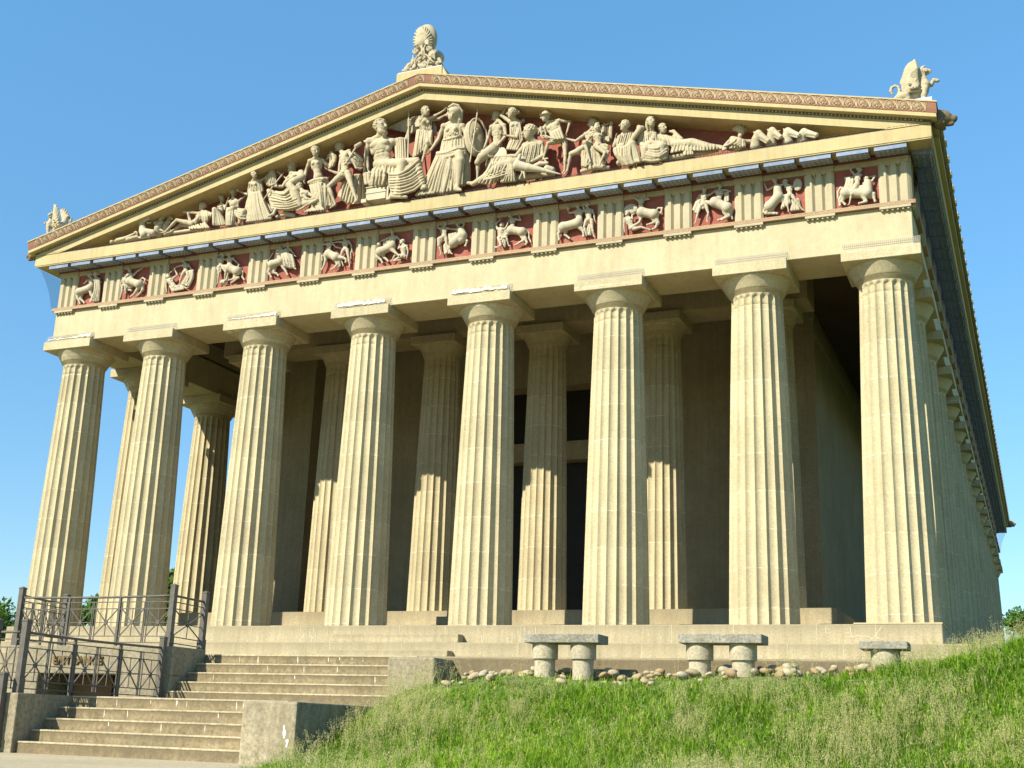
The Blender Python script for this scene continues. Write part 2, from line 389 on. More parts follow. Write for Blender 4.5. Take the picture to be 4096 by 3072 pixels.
    def body(s, J, sz, look=(0, -1, 0), sex='m', hair='short', beard=False, back=False, legs=True, hup=None, torso=True, curl=.6, slim=1.):
        P = {k: s.p(v) for k, v in J.items()}; g = P.get; q = sz*slim
        if 'H' in P:
            s.head(P['H'], look, sz, hup if hup is not None else ((P['H']-P['N'])+np.array([0, 0, .5*sz]) if 'N' in P else (0, 0, 1)), hair, beard)
            if 'N' in P: s.cap(P['N'], P['H']-np.array([0, 0, .15*sz]), .24*q, .20*q, .06*sz)
        if torso and 'SL' in P and 'SR' in P:
            mS = (P['SL']+P['SR'])/2; mP = (P['PL']+P['PR'])/2 if 'PL' in P else g('B')
            up = mS-mP; L_ = np.linalg.norm(up); up = up/L_; sd = P['SR']-P['SL']; w = np.linalg.norm(sd); sd = sd-up*(sd@up); sd = sd/np.linalg.norm(sd)
            fr = np.cross(up, sd); fr = fr if fr[1] < 0 else -fr
            if back: fr = -fr
            w = max(w, 1.25*sz); ax = [sd, fr, up]
            s.cap(P['SL'], P['SR'], .23*q, None, .10*sz)
            if 'N' in P:
                for e in ('SL', 'SR'): s.cap(P['N'], P[e], .20*q, .19*q, .08*sz)
            s.ell(mS-up*.24*L_, [w*.46, .50*q, .36*L_], ax, .10*sz)
            s.ell(mP+up*.36*L_, [w*.35 if sex == 'm' else w*.31, .40*q, .30*L_], ax, .12*sz)
            s.ell(mP+up*.10*L_, [w*.38, .44*q, .24*L_], ax, .12*sz)
            if not back:
                if sex == 'm':
                    for e in (-1, 1):
                        s.ell(mS+sd*e*w*.20-up*.16*L_+fr*.36*q, [w*.20, .17*q, .125*L_], ax, .04*sz)
                        for i in range(3): s.ell(mS+sd*e*w*.075-up*(.36+.125*i)*L_+fr*(.385-.02*i)*q, [w*.085, .075*q, .055*L_], ax, .05*sz)
                        s.ell(mS+sd*e*w*.30-up*.40*L_+fr*.22*q, [w*.10, .14*q, .12*L_], ax, .04*sz)
                    s.cap(mP+up*.16*L_-sd*w*.3+fr*.26*q, mP+fr*.40*q, .07*q, .06*q, .05*sz); s.cap(mP+up*.16*L_+sd*w*.3+fr*.26*q, mP+fr*.40*q, .07*q, .06*q, .05*sz)
                else:
                    for e in (-1, 1): s.ell(mS+sd*e*w*.19-up*.22*L_+fr*.40*q, [.20*q, .20*q, .20*q], ax, .06*sz)
            else:
                for e in (-1, 1): s.ell(mS+sd*e*w*.2-up*.2*L_+fr*-.0-fr*.30*q*0+(-fr if False else fr)*.0, [w*.2, .2*q, .2*L_], ax, .05*sz)
        for e in 'LR':
            S_, E_, W_ = P.get('S'+e), P.get('E'+e), P.get('W'+e)
            if S_ is not None and E_ is not None:
                s.ell(S_, [.27*q]*3, None, .06*sz); s.limb(S_, E_, .215*q, .16*q, .205*q, .45, .05*sz)
                if W_ is not None:
                    s.limb(E_, W_, .165*q, .105*q, .175*q, .25, .04*sz); s.hand(W_, W_-E_, sz*.95, curl)
            A_, B_, C_, T_ = P.get('P'+e), P.get('K'+e), P.get('A'+e), P.get('T'+e)
            if legs and A_ is not None and B_ is not None:
                s.limb(A_, B_, .37*q, .215*q, .34*q, .35, .06*sz); s.ell(B_, [.215*q]*3, None, .05*sz)
                if C_ is not None:
                    s.limb(B_, C_, .20*q, .115*q, .215*q, .32, .05*sz); s.ell(C_, [.125*q]*3, None, .04*sz)
                    if T_ is not None:
                        s.cap(C_-np.array([0, 0, .08*sz]), T_, .13*q, .085*q, .04*sz)
                        d = T_-C_; d /= np.linalg.norm(d); ax = _frame(d)
                        for i in range(4): s.cap(T_+ax[0]*(-.08+.055*i)*sz, T_+ax[0]*(-.09+.06*i)*sz+d*.10*sz, .045*sz, .035*sz, .015*sz)
        return P
    def folds(s, top, bot, n, r, mids=(), amp=.4, k=.02, base=1.7, seed=0, rend=1.0):
        """a hanging cloth: n ridged folds running from one edge line to the other, over a thicker layer behind"""
        n = int(n*1.35+.5); r *= .78; amp *= 1.25; k *= .4; rows = [top]+list(mids)+[bot]; rr = random.Random(seed)
        def on(row, t):
            row = [np.array(q if len(q) > 2 else (*q, 0.), float) for q in row]; m = len(row)-1
            i = min(int(t*m), m-1); u = t*m-i; return row[i]*(1-u)+row[i+1]*u
        for i in range(n):
            t = i/(n-1) if n > 1 else .5; pts = []
            for j, row in enumerate(rows):
                tt = min(1, max(0, t+(rr.random()-.5)*(1.1 if 0 < j < len(rows)-1 else .5)/n)); q = on(row, tt)
                pts.append(q)
            # curve smoothly through the rows
            C = []
            m = len(pts)-1; steps = max(2, 5//m+1)
            for j in range(m):
                p0 = pts[max(j-1, 0)]; p1 = pts[j]; p2 = pts[j+1]; p3 = pts[min(j+2, m)]
                for u in np.linspace(0, 1, steps, endpoint=(j == m-1)):
                    C.append(.5*((2*p1)+(-p0+p2)*u+(2*p0-5*p1+4*p2-p3)*u*u+(-p0+3*p1-3*p2+p3)*u**3))
            a = amp*r*(1 if i % 2 else -1)*(.7+.6*rr.random())
            W = [s.p((q[0], q[1], q[2]+a)) for q in C]
            w_ = r*(.62+.62*rr.random()); R = [w_*(.9+.2*rr.random())*(1+(rend-1)*j/(len(W)-1)) for j in range(len(W))]
            s.tube(W, R, k)
            if base: s.tube([s.p((q[0], q[1], q[2]-r*1.1)) for q in C], r*base, k*1.5)
        return s
def _frame(d):
    d = np.asarray(d, float); d = d/np.linalg.norm(d); a = np.array([0, 0, 1.]) if abs(d[2]) < .9 else np.array([1., 0, 0])
    x = np.cross(d, a); x /= np.linalg.norm(x); y = np.cross(x, d)
    return [x, y, d]
# ================================================================ the temple
TP = empty('temple', (0, 0, 0), 'Greek style concrete temple with a row of fluted columns and a sculpted gable', 'temple')
XS = [-14.42, -10.74, -6.444, -2.148, 2.148, 6.444, 10.74, 14.42]
COLH = 10.35
def shaft_mesh(Rb, Rt, z1, nfl=20, seg=8):
    """fluted Doric shaft with entasis, flutes ending in scallops under the capital"""
    mb = MB(); zs = list(np.linspace(0, z1-.50, 9))+[z1-.36, z1-.345, z1-.33, z1-.24, z1-.16, z1-.12, z1-.08, z1-.04, z1]
    n = nfl*seg; v = []; f = []
    for z in zs:
        u = z/z1; R = Rb+(Rt-Rb)*u+.018*math.sin(math.pi*u)*Rb
        if abs(z-(z1-.345)) < 1e-6: R -= .012
        for k in range(n):
            t = (k % seg)/seg*2-1
            dep = .092*R*max(0, 1-t*t)**.62
            ztop = z1-.03-.11*abs(t)**2          # scalloped end of the flute
            dep *= min(1, max(0, (ztop-z)/.035+.0))
            a = 2*math.pi*(k-.0)/n; r = R-dep
            v.append((r*math.cos(a), r*math.sin(a), z))
    for i in range(len(zs)-1):
        for k in range(n):
            a = i*n+k; b = i*n+(k+1) % n; f.append((a, b, b+n, a+n))
    f.append(tuple(range(n-1, -1, -1))); mb.add(v, f); return mb
def column_proto(name, Rb, Rt, H, ab, parent, loc, mat, ah=.32, eh=.50):
    z1 = H-ah-eh
    s = shaft_mesh(Rb, Rt, z1).build(name, mat, None, True, True, 42); s.parent = parent; s.location = loc
    e = MB(); pr = [(Rt*.985, z1-.01), (Rt*1.0, z1+.012)]
    for q in range(4): pr += [(Rt*(1.012+.022*q), z1+.02+.026*q), (Rt*(1.03+.022*q), z1+.034+.026*q), (Rt*(1.016+.022*q), z1+.044+.026*q)]
    for u in np.linspace(0, 1, 9):
        pr.append((Rt*1.10+(ab*.955-Rt*1.10)*(u*1.0 if u < .7 else .7+.3*math.sin((u-.7)/.3*1.571)*.93), z1+.125+(eh-.125)*(u if u < .7 else u)))
    pr += [(ab*.93, z1+eh+.004)]
    e.lathe(0, 0, pr, 48)
    eo = e.build('echinus', mat, None, True, True, 50); eo.parent = s
    a = MB(); a.box(-ab, ab, -ab, ab, H-ah, H); ao = a.build('abacus', mat); ao.parent = s
    bev(ao, .012)
    return s
def bev(o, w=.015, seg=1):
    md = o.modifiers.new('edge', 'BEVEL'); md.width = w; md.segments = seg; md.limit_method = 'ANGLE'; md.angle_limit = rad(50)
    return o
def copy_col(proto, loc):
    c = proto.copy(); COL.objects.link(c); c.location = loc
    for ch in list(proto.children):
        d = ch.copy(); COL.objects.link(d); d.parent = c
    return c
FY = 1.02
c0 = column_proto('column', .972, .745, COLH, 1.08, TP, (XS[0], FY, 0), m_col)
flank_y = [FY+3.68+4.296*k for k in range(0, 15)]+[FY+3.68+4.296*14+3.68]
spots = [(x, FY) for x in XS[1:]]+[(s*14.42, y) for s in (1, -1) for y in flank_y]
front_cols = [c0]
for i, p in enumerate(spots):
    c = copy_col(c0, (p[0], p[1], 0))
    if i < 7: front_cols.append(c)
PY = 6.159; PZ = .941
pc = column_proto('porch_column', .845, .665, 11.05-PZ, .90, TP, (-10.2, PY, PZ), m_col, .32, .42)
for x in (-6.339, -2.113, 2.113, 6.339, 10.2): copy_col(pc, (x, PY, PZ))
# bird screens on the front abaci
m_film = plain('plastic_film', (.47, .43, .33), .35)
for i, c in enumerate(front_cols):
    mb = MB(); rr = random.Random(i)
    nx = 40
    for k in range(nx):      # fine wire mesh: upright and level wires, sloping back to the beam
        x = -1.06+2.12*k/(nx-1)
        mb.bar((x, -1.03, COLH+.005), (x, -.905, COLH+.27), .007)
    for k in range(7):
        u = k/6; mb.bar((-1.06, -1.03+.125*u, COLH+.005+.265*u), (1.06, -1.03+.125*u, COLH+.005+.265*u), .007)
    o = mb.build('bird_screen', m_mesh, None, fix=False); o.parent = c
    if i in (0, 2, 3, 4):                # crumpled clear film caught on the screen
        mb = MB(); w = 26; V = []; F = []
        a0, a1 = {0: (-.95, 1.0), 2: (-.8, 1.0), 3: (-.9, .9), 4: (-1.0, .95)}[i]
        for q in range(w):
            x = a0+(a1-a0)*q/(w-1); u = q/(w-1)
            h = .02+.03*rr.random()+(.17*max(0, u-.45) if i in (0, 2) else .06)+(.10*rr.random() if i == 4 or i == 3 else 0)
            b0 = .04+.05*rr.random()
            for hh in (b0, b0+h): V.append((x, -1.045+.11*hh/.27-.03*rr.random(), COLH+.01+hh))
        for q in range(w-1): F.append((2*q, 2*q+2, 2*q+3, 2*q+1))
        mb.add(V, F); o = mb.build('plastic_film', m_film, None, fix=False); o.parent = c
# ---- stepped base
sb = MB()
sb.box(-15.44, 15.44, 0, 69.5, -.552, 0); o = sb.build('top_step', m_step, TP); bev(o, .03, 3)
sb = MB(); sb.box(-16.14, 16.14, -.70, 70.2, -1.10, -.552); o = sb.build('middle_step', m_step, TP); bev(o, .03, 3)
sb = MB(); sb.box(-16.85, 16.85, -1.40, 70.9, -1.74, -1.10); o = sb.build('lower_step', m_step, TP); bev(o, .03, 3)
# small plinth course under the corner column and cleaner repaired block
sb = MB(); sb.box(13.25, 15.445, -.004, 1.9, 0.0005, .035); sb.build('repair_slab', m_wall, TP)
# porch steps
sb = MB(); sb.box(-12.1, 12.1, PY-1.05, 60, .0, .94); sb.build('porch_step', m_step, TP)
sb = MB(); sb.box(-12.4, 12.4, PY-1.55, 60, .0, .42); sb.build('porch_lower_step', m_step, TP)
MB().box(-1.4, 1.4, PY-2.1, PY-1.56, .0, .31).build('porch_tread', m_step, TP); MB().box(-1.1, 1.1, PY-1.54, PY-1.06, .43, .70).build('porch_tread', m_step, TP)
# ---- beams
AW = 15.30; AY = .14; AB = 1.92
z0, z1, z2, z3, z4, z5 = COLH, 11.585, 11.70, 13.09, 13.23, 13.635
mb = MB(); mb.box(-AW, AW, AY, AB, z0, z1)
mb.box(AW-1.78, AW, AB, 67.5, z0, z1); mb.box(-AW, -AW+1.78, AB, 67.5, z0, z1); mb.box(-AW, AW, 67.5, 69.3, z0, z1)
o = mb.build('architrave', m_wall, TP); bev(o, .012)
mb = MB(); mb.box(-15.43, 15.43, .02, .5, z1, z2); mb.box(15.0, 15.43, .5, 69.4, z1, z2); mb.box(-15.43, -15.0, .5, 69.4, z1, z2)
tae = mb.build('taenia', m_taenia, TP)
def key(mb, x, d):     # one unit of the key pattern, w = .17
    h = .092; zb = z1+.012; y0 = .0165; y1 = .0215; t = .0125; w = .17
    def bx(a, b, c, e): mb.box(x+a, x+b, y0, y1, zb+c, zb+e)
    bx(0, t, 0, h); bx(t, w-2*t, h-t, h); bx(w-3*t, w-2*t, .025, h-t); bx(.045, w-3*t, .025, .025+t); bx(.045, .045+t, .025+t, .058); bx(t, w, -.002, t-.002)
mb = MB(); x = -15.40
while x < 15.24: key(mb, x, 1); x += .17
mb.build('key_pattern', stone('key_pattern_paint', (.60, .47, .30), .1, .06, 24, None, 0, 0, .1), tae)
# triglyphs
TX = [-14.875, -12.80, -10.74, -8.592, -6.444, -4.296, -2.148, 0, 2.148, 4.296, 6.444, 8.592, 10.74, 12.80, 14.875]
TW = .85
def tri_mesh(w, h, d=.14):
    """front of a triglyph: two full and two half V channels under a cap"""
    mb = MB(); e = w/2; q = w/12; dp = .085
    u = [-e, -e+.6*q, -e+2.2*q]      # half channel at the edge
    prof = [(-e, dp*.75), (-e+q, 0), (-e+3*q, 0), (-e+4*q, dp), (-e+5*q, 0), (-e+7*q, 0), (-e+8*q, dp), (-e+9*q, 0), (-e+11*q, 0), (e, dp*.75)]
    hc = h-.17
    poly = prof+[(e, d+.05), (-e, d+.05)]
    mb.prism(poly, 'z', 0, hc)
    # sloping tops that close the channels
    for a, b, c in ((-e+3*q, -e+4*q, -e+5*q), (-e+7*q, -e+8*q, -e+9*q)):
        mb.add([(a, 0, hc-.001), (c, 0, hc-.001), (b, dp, hc-.085), (a, .0, hc-.10), (c, 0, hc-.10)], [(0, 1, 2), (0, 2, 3), (1, 4, 2)])
    mb.box(-e, e, -.012, d+.05, hc, h)
    return mb
tm = tri_mesh(TW, z3-z2); FRY = .10
protoT = tm.build('triglyph', m_frz, TP); protoT.location = (TX[0], FRY, z2); protoT.matrix_parent_inverse = Matrix.Identity(4)
for x in TX[1:]: inst(protoT, TP, (x, FRY, z2))
fl_y = []
for k in range(0, 16):
    yy = FY+3.68+4.296*k-4.296/2 if k else 2.75
    fl_y += [yy, FY+3.68+4.296*k]
TFY = [.565]+[y for y in fl_y if y < 66]
for y in TFY:
    c = inst(protoT, TP, (15.34, y, z2)); c.rotation_euler = (0, 0, rad(90))
# regulae with guttae
mb = MB(); mb.box(-TW/2, TW/2, -.105, .012, -.075, 0)
for k in range(6): mb.lathe((k-2.5)*TW/6.0, -.05, [(.036, -.125), (.026, -.0755)], 10)
pR = mb.build('regula', m_frz, TP); pR.location = (TX[0], .128, z1-.002); pR.matrix_parent_inverse = Matrix.Identity(4)
for x in TX[1:]: inst(pR, TP, (x, .128, z1-.002))
for y in TFY: c = inst(pR, TP, (15.312, y, z1-.002)); c.rotation_euler = (0, 0, rad(90))
# frieze backing on the flanks and above
mb = MB(); mb.box(-15.25, 15.25, .26, AB, z2, z3); mb.box(13.6, 15.20, AB, 69.3, z2, z3); mb.box(-15.20, -13.6, AB, 69.3, z2, z3); mb.build('frieze', m_frz, TP)
# metopes: red panel with a plain fascia; the carved figures come later as its child
METOPES = []
for k in range(14):
    xa = TX[k]+TW/2; xb = TX[k+1]-TW/2
    mb = MB(); mb.box(xa+.002, xb-.002, .215, .258, z2, z3-.16); p = mb.build('metope', m_red, TP)
    mb = MB(); mb.box(xa+.002, xb-.002, .135, .258, z3-.158, z3); mb.build('fascia', m_frz, p)
    METOPES.append((p, xa, xb))
# bed moulding under the cornice
mb = MB(); mb.box(-15.34, 15.34, .06, AB, z3+.002, z4); mb.box(13.6, 15.38, AB, 69.3, z3+.002, z4); mb.box(-15.38, -13.6, AB, 69.3, z3+.002, z4)
mb.build('bed_moulding', m_via, TP)
# horizontal cornice
GO = .56
GW = 15.44+GO
mb = MB()
mb.box(-GW, GW, -GO, .40, z4, z5); mb.box(13.9, GW, .40, 70.06, z4, z5); mb.box(-GW, -13.9, .40, 70.06, z4, z5)
o = mb.build('cornice', m_geis, TP); bev(o, .012)
mb = MB(); mb.box(-GW+.02, GW-.02, -GO+.02, -GO+.052, z4-.03, z4-.002); mb.box(GW-.052, GW-.02, -GO+.06, 70, z4-.03, z4-.002); mb.build('drip_edge', m_geis, TP)
# mutules: blue faced slabs with three rows of pegs
MX = []
for k in range(14): MX += [TX[k], (TX[k]+TX[k+1])/2]
MX.append(TX[14])
def mut_mesh():
    mb = MB(); w = .44
    mb.hexa([(-w, -.505, -.165), (w, -.505, -.165), (w, .045, -.10), (-w, .045, -.10), (-w, -.505, -.002), (w, -.505, -.002), (w, .045, -.002), (-w, .045, -.002)])
    return mb
def gut_mesh():
    mb = MB()
    for r in range(3):
        for k in range(6):
            zt = -.163+.065*(r*.17+.065)/.55
            mb.lathe((k-2.5)*.135, -.44+r*.17, [(.026, zt-.045), (.020, zt+.004)], 7)
    return mb
pM = build2('mutule', mut_mesh(), m_blue, gut_mesh(), m_frz, TP); pM.location = (MX[0], 0, z4); pM.matrix_parent_inverse = Matrix.Identity(4)
for x in MX[1:]: inst(pM, TP, (x, 0, z4))
for y in [.6+1.074*k for k in range(0, 64)]:
    c = inst(pM, TP, (15.44, y, z4)); c.rotation_euler = (0, 0, rad(90))
# ---- gable
SL = .2457
def zr(x, zap): return zap-SL*abs(x)
mb = MB(); mb.add([(-15.3, .30, z5-.1), (15.3, .30, z5-.1), (0, .30, 17.42), (-15.3, .9, z5-.1), (15.3, .9, z5-.1), (0, .9, 17.42)], [(0, 1, 2), (3, 5, 4), (0, 2, 5, 3), (1, 4, 5, 2), (0, 3, 4, 1)])
mb.build('tympanum', m_red, TP)
def rake(name, ya, yb, zlo, zhi, mat, xe, parent=TP, clip=None, x0=0., xe2=None):
    """a band running up both slopes and meeting at the ridge"""
    mb = MB()
    for s in (1, -1):
        X = xe; X2 = xe2 if xe2 is not None else xe
        lo1 = zr(X, zlo); hi1 = zr(X2, zhi)
        p = [(s*X, ya, lo1), (0, ya, zlo), (0, yb, zlo), (s*X, yb, lo1), (s*X2, ya, hi1), (0, ya, zhi), (0, yb, zhi), (s*X2, yb, hi1)]
        if s < 0: p = [p[1], p[0], p[3], p[2], p[5], p[4], p[7], p[6]]
        mb.hexa(p)
    return mb.build(name, mat, parent)
def rake_corona():
    mb = MB(); zl, zh = 17.285, 17.585
    for s in (1, -1):
        xl = (zl-z5-.004)/SL; xh = (zh-z5-.004)/SL
        for ya, yb in ((-GO-.02, .297),):
            P = [(0, zl), (s*xl, z5+.004), (s*min(xh, 15.99), z5+.004), (s*min(xh, 15.99), zr(15.99, zh) if xh > 15.99 else z5+.004), (0, zh)]
            if xh <= 15.99: P = [(0, zl), (s*xl, z5+.004), (s*xh, z5+.004), (0, zh)]
            mb.prism(P, 'y', ya, yb)
    return mb.build('raking_cornice', m_geis, TP)
rake_corona()
# little egg pattern of the dark moulding
mb = MB()
for s in (1, -1):
    L_ = 15.8; n = 150
    for k in range(n):
        x = s*(.06+L_*k/n); z = zr(x, 17.622)
        mb.lathe(0, 0, [(.0, -.03), (.024, -.02), (.028, .01), (.018, .03)], 6, False)
        m_ = len(mb.v)-24
        for q in range(m_, len(mb.v)):
            a, b, c_ = mb.v[q]; mb.v[q] = (x+a, -GO-.04+b*.6, z+c_-s*0)
egg = mb
rk = rake('raking_moulding', -GO-.035, .25, 17.588, 17.66, stone('moulding_dark', (.20, .135, .07), .2, .2, 30, None, 0, 0, .2), 15.99)
base_ = MB(); base_.add([v.co for v in rk.data.vertices], [p.vertices[:] for p in rk.data.polygons]); mt_ = rk.data.materials[0]; bpy.data.objects.remove(rk); build2('raking_moulding', base_, mt_, egg, m_frz, TP)
rake('raking_lip', -.80, .4, 17.662, 17.765, m_geis, 16.16)
rake('raking_lip_edge', -.775, .38, 17.765, 17.79, m_geis, 16.12)
def sima():
    mb = MB()
    for s in (1, -1):
        # face leans outward and upward
        pts = []
        for X, in ((0,), (16.18,)):
            pts.append([(s*X, -.785, zr(X, 17.79)), (s*X, -.82, zr(X, 17.90)), (s*X, -.855, zr(X, 18.08)), (s*X, .3, zr(X, 18.08)), (s*X, .3, zr(X, 17.79))])
        v = pts[0]+pts[1]; n = 5
        mb.add(v, [(4, 3, 2, 1, 0), (5, 6, 7, 8, 9)]+[(i, (i+1) % n, (i+1) % n+n, i+n) for i in range(n)])
    return mb.build('sima', m_simared, TP)
sima_o = sima()
rake('sima_rim', -.875, .32, 18.082, 18.125, m_geis, 16.20)
def palmette_unit(mb, x, s, full=True):
    """palmette in an oval ring with a lotus beside it, in low relief on the sima"""
    W_ = .368
    def P(u, w):     # u along the slope, w up from the bottom of the face (0..0.29)
        X = x+u; zz = zr(X, 17.795)+w
        yy = -.785-.035*min(1, w/.11)-.035*max(0, (w-.11)/.18)
        return (X, yy-.008, zz)
    ring = [P(.118*math.sin(a), .145-.128*math.cos(a)*(1.0 if math.cos(a) < 0 else .92)) for a in np.linspace(.35, 2*math.pi-.35, 17)]
    mb.tube(ring, .0075, 4)
    for a in np.linspace(-1.95, 1.95, 11):
        L_ = .098; r0 = .03
        mb.tube([P(r0*math.sin(a), .115+r0*math.cos(a)), P(.07*math.sin(a), .118+.07*math.cos(a)), P(L_*math.sin(a), .128+L_*1.12*math.cos(a))], [.004, .009, .011], 4)
    mb.tube([P(0, .07), P(0, .115)], [.02, .006], 5)
    for q in (-1, 1):
        mb.tube([P(q*.02, .03), P(q*.055, .03), P(q*.06, .065), P(q*.035, .072), P(q*.03, .05)], .006, 4)
        mb.tube([P(q*.10, .02), P(q*.15, .012), P(q*.172, .05), P(q*.155, .14), P(q*.115, .215), P(q*.09, .262)], [.006, .007, .007, .008, .007, .004], 4)
    mb.tube([P(W_/2, .03), P(W_/2, .15), P(W_/2, .272)], [.01, .008, .008], 4)
    for q in (-1, 1):
        mb.tube([P(W_/2+q*.012, .09), P(W_/2+q*.03, .19), P(W_/2+q*.062, .265)], [.007, .008, .005], 4)
m_orn = stone('relief_ornament_paint', (.74, .60, .37), .1, .06, 24, None, 0, 0, .1)
mb = MB(); palmette_unit(mb, 0, 1)
for s in (1, -1):
    for k in range(43): 
        x = s*(.62+.368*k*1.0)
        if abs(x) < 15.95: palmette_unit(mb, x, s)
mb.build('palmette_relief', m_orn, sima_o, fix=False)
# bird spikes along the cornice top
mb = MB(); rr = random.Random(3)
x = -15.2
while x < 15.9:
    h = .04+.03*rr.random(); mb.bar((x, -GO+.03+.04*rr.random(), z5), (x+.05*(rr.random()-.5), -GO-.03, z5+h), .014); x += .045
mb.box(-15.6, 15.6, -GO+.005, -GO+.10, z5+.0005, z5+.014)
mb.build('bird_spikes', plain('spike_grey', (.14, .12, .10), .6), TP, fix=False)
# roof
mb = MB()
for s in (1, -1):
    mb.hexa([(0, -.3, 17.95), (s*16.25, -.3, zr(16.25, 17.95)), (s*16.25, 69.9, zr(16.25, 17.95)), (0, 69.9, 17.95), (0, -.3, 18.03), (s*16.25, -.3, zr(16.25, 18.03)), (s*16.25, 69.9, zr(16.25, 18.03)), (0, 69.9, 18.03)] if s > 0 else
            [(s*16.25, -.3, zr(16.25, 17.95)), (0, -.3, 17.95), (0, 69.9, 17.95), (s*16.25, 69.9, zr(16.25, 17.95)), (s*16.25, -.3, zr(16.25, 18.03)), (0, -.3, 18.03), (0, 69.9, 18.03), (s*16.25, 69.9, zr(16.25, 18.03))])
mb.build('roof', m_wall, TP)
mb = MB(); mb.add([(-15.3, 69.3, z5), (15.3, 69.3, z5), (0, 69.3, 17.9), (-15.3, 69.6, z5), (15.3, 69.6, z5), (0, 69.6, 17.9)], [(0, 1, 2), (3, 5, 4), (0, 2, 5, 3), (1, 4, 5, 2), (0, 3, 4, 1)]); mb.build('rear_gable', m_wall, TP)
# eave slab on the flank and antefixes
MB().box(15.2, 16.14, .42, 70.0, z5+.004, 13.80).build('eave', m_geis, TP); MB().box(-16.14, -15.2, .42, 70.0, z5+.004, 13.80).build('eave', m_geis, TP)
def antefix_mesh():
    mb = MB(); prof = []
    for a in np.linspace(0, math.pi, 13): prof.append((.17*math.cos(a), .12+.24*math.sin(a)**.8))
    prof = [(.13, 0)]+prof+[(-.13, 0)]
    mb.prism(prof, 'x', -.045, .03)
    for a in np.linspace(-1.2, 1.2, 7):
        mb.tube([(.035, .05*math.sin(a), .10+.05*math.cos(a)), (.045, .15*math.sin(a), .10+.20*math.cos(a))], [.012, .024], 5)
    return mb
pA = antefix_mesh().build('antefix', m_frz, TP); pA.location = (16.22, .75, 13.93); pA.matrix_parent_inverse = Matrix.Identity(4)
for k in range(1, 62): inst(pA, TP, (16.22, .75+1.12*k, 13.93))
# lion head spout by the corner, at both front corners and the far one
def blobs(lst, name, mat, parent, h=.03, **kw): return sdf_obj(lst, h, name, mat, parent, **kw)
# ---- inside: cella walls, porch beam, ceiling
mb = MB(); cw = 10.95
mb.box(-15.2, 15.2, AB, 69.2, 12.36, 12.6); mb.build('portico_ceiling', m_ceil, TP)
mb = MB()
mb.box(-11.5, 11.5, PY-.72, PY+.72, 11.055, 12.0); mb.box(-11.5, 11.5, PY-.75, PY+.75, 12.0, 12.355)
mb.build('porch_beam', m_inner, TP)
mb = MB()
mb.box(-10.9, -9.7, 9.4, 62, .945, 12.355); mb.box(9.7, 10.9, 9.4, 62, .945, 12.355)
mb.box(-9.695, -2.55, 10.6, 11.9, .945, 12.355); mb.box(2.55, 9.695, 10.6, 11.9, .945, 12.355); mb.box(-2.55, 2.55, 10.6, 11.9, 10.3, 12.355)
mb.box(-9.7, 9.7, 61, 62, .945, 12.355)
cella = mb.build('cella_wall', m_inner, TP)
for sg in (-1, 1):
    xa, xb_ = sorted((sg*9.6, sg*11.06)); pi_ = MB().box(xa, xb_, 9.3, 9.398, .945, 11.6).build('pilaster', m_inner, TP)
    xa, xb_ = sorted((sg*9.55, sg*11.1)); MB().box(xa, xb_, 9.26, 9.398, 11.603, 11.9).build('pilaster_capital', m_inner, pi_)
    xa, xb_ = sorted((sg*10.905, sg*11.0)); MB().box(xa, xb_, 10.01, 62, 11.3, 11.9).build('wall_moulding', m_inner, TP)
dr = MB(); dr.box(-2.5, -.01, 11.35, 11.5, .945, 7.3); dr.box(.01, 2.5, 11.35, 11.5, .945, 7.3)
for s in (-1, 1):
    for z in (1.3, 3.3, 5.3):
        dr.box(s*1.25-.85, s*1.25+.85, 11.31, 11.348, z, z+1.6)
dr.build('door', m_bronze, TP)
mb = MB(); mb.box(-2.548, 2.548, 10.75, 11.8, 7.3, 8.05); mb.build('door_lintel', m_inner, TP)
mb = MB(); mb.box(-2.5, 2.5, 11.5, 11.6, 8.052, 10.298); mb.build('transom', m_bronze, TP)
# bird netting along the flank eaves
def net_mat():
    m, t, b = newmat('bird_netting'); tr = N(t, 'ShaderNodeBsdfTransparent'); mx = N(t, 'ShaderNodeMixShader')
    b.inputs['Base Color'].default_value = (.05, .06, .08, 1); mx.inputs[0].default_value = .30
    t.links.new(tr.outputs[0], mx.inputs[1]); t.links.new(b.outputs[0], mx.inputs[2]); t.links.new(mx.outputs[0], t.nodes['Material Output'].inputs[0])
    return m
m_net = net_mat()
for s in (1, -1):
    mb = MB(); V = []; F = []
    for j, y in enumerate((-.30, 20, 45, 69.8)):
        for k in range(9):
            u = k/8; V.append((s*(15.93+(15.45-15.93)*u+.10*math.sin(math.pi*u)*-1), y+(.30 if j == 0 else 0)*u, 13.18+(11.70-13.18)*u))
    for j in range(3):
        for k in range(8): F.append((j*9+k, j*9+k+1, j*9+k+10, j*9+k+9))
    mb.add(V, F); mb.build('netting', m_net, TP, fix=False)

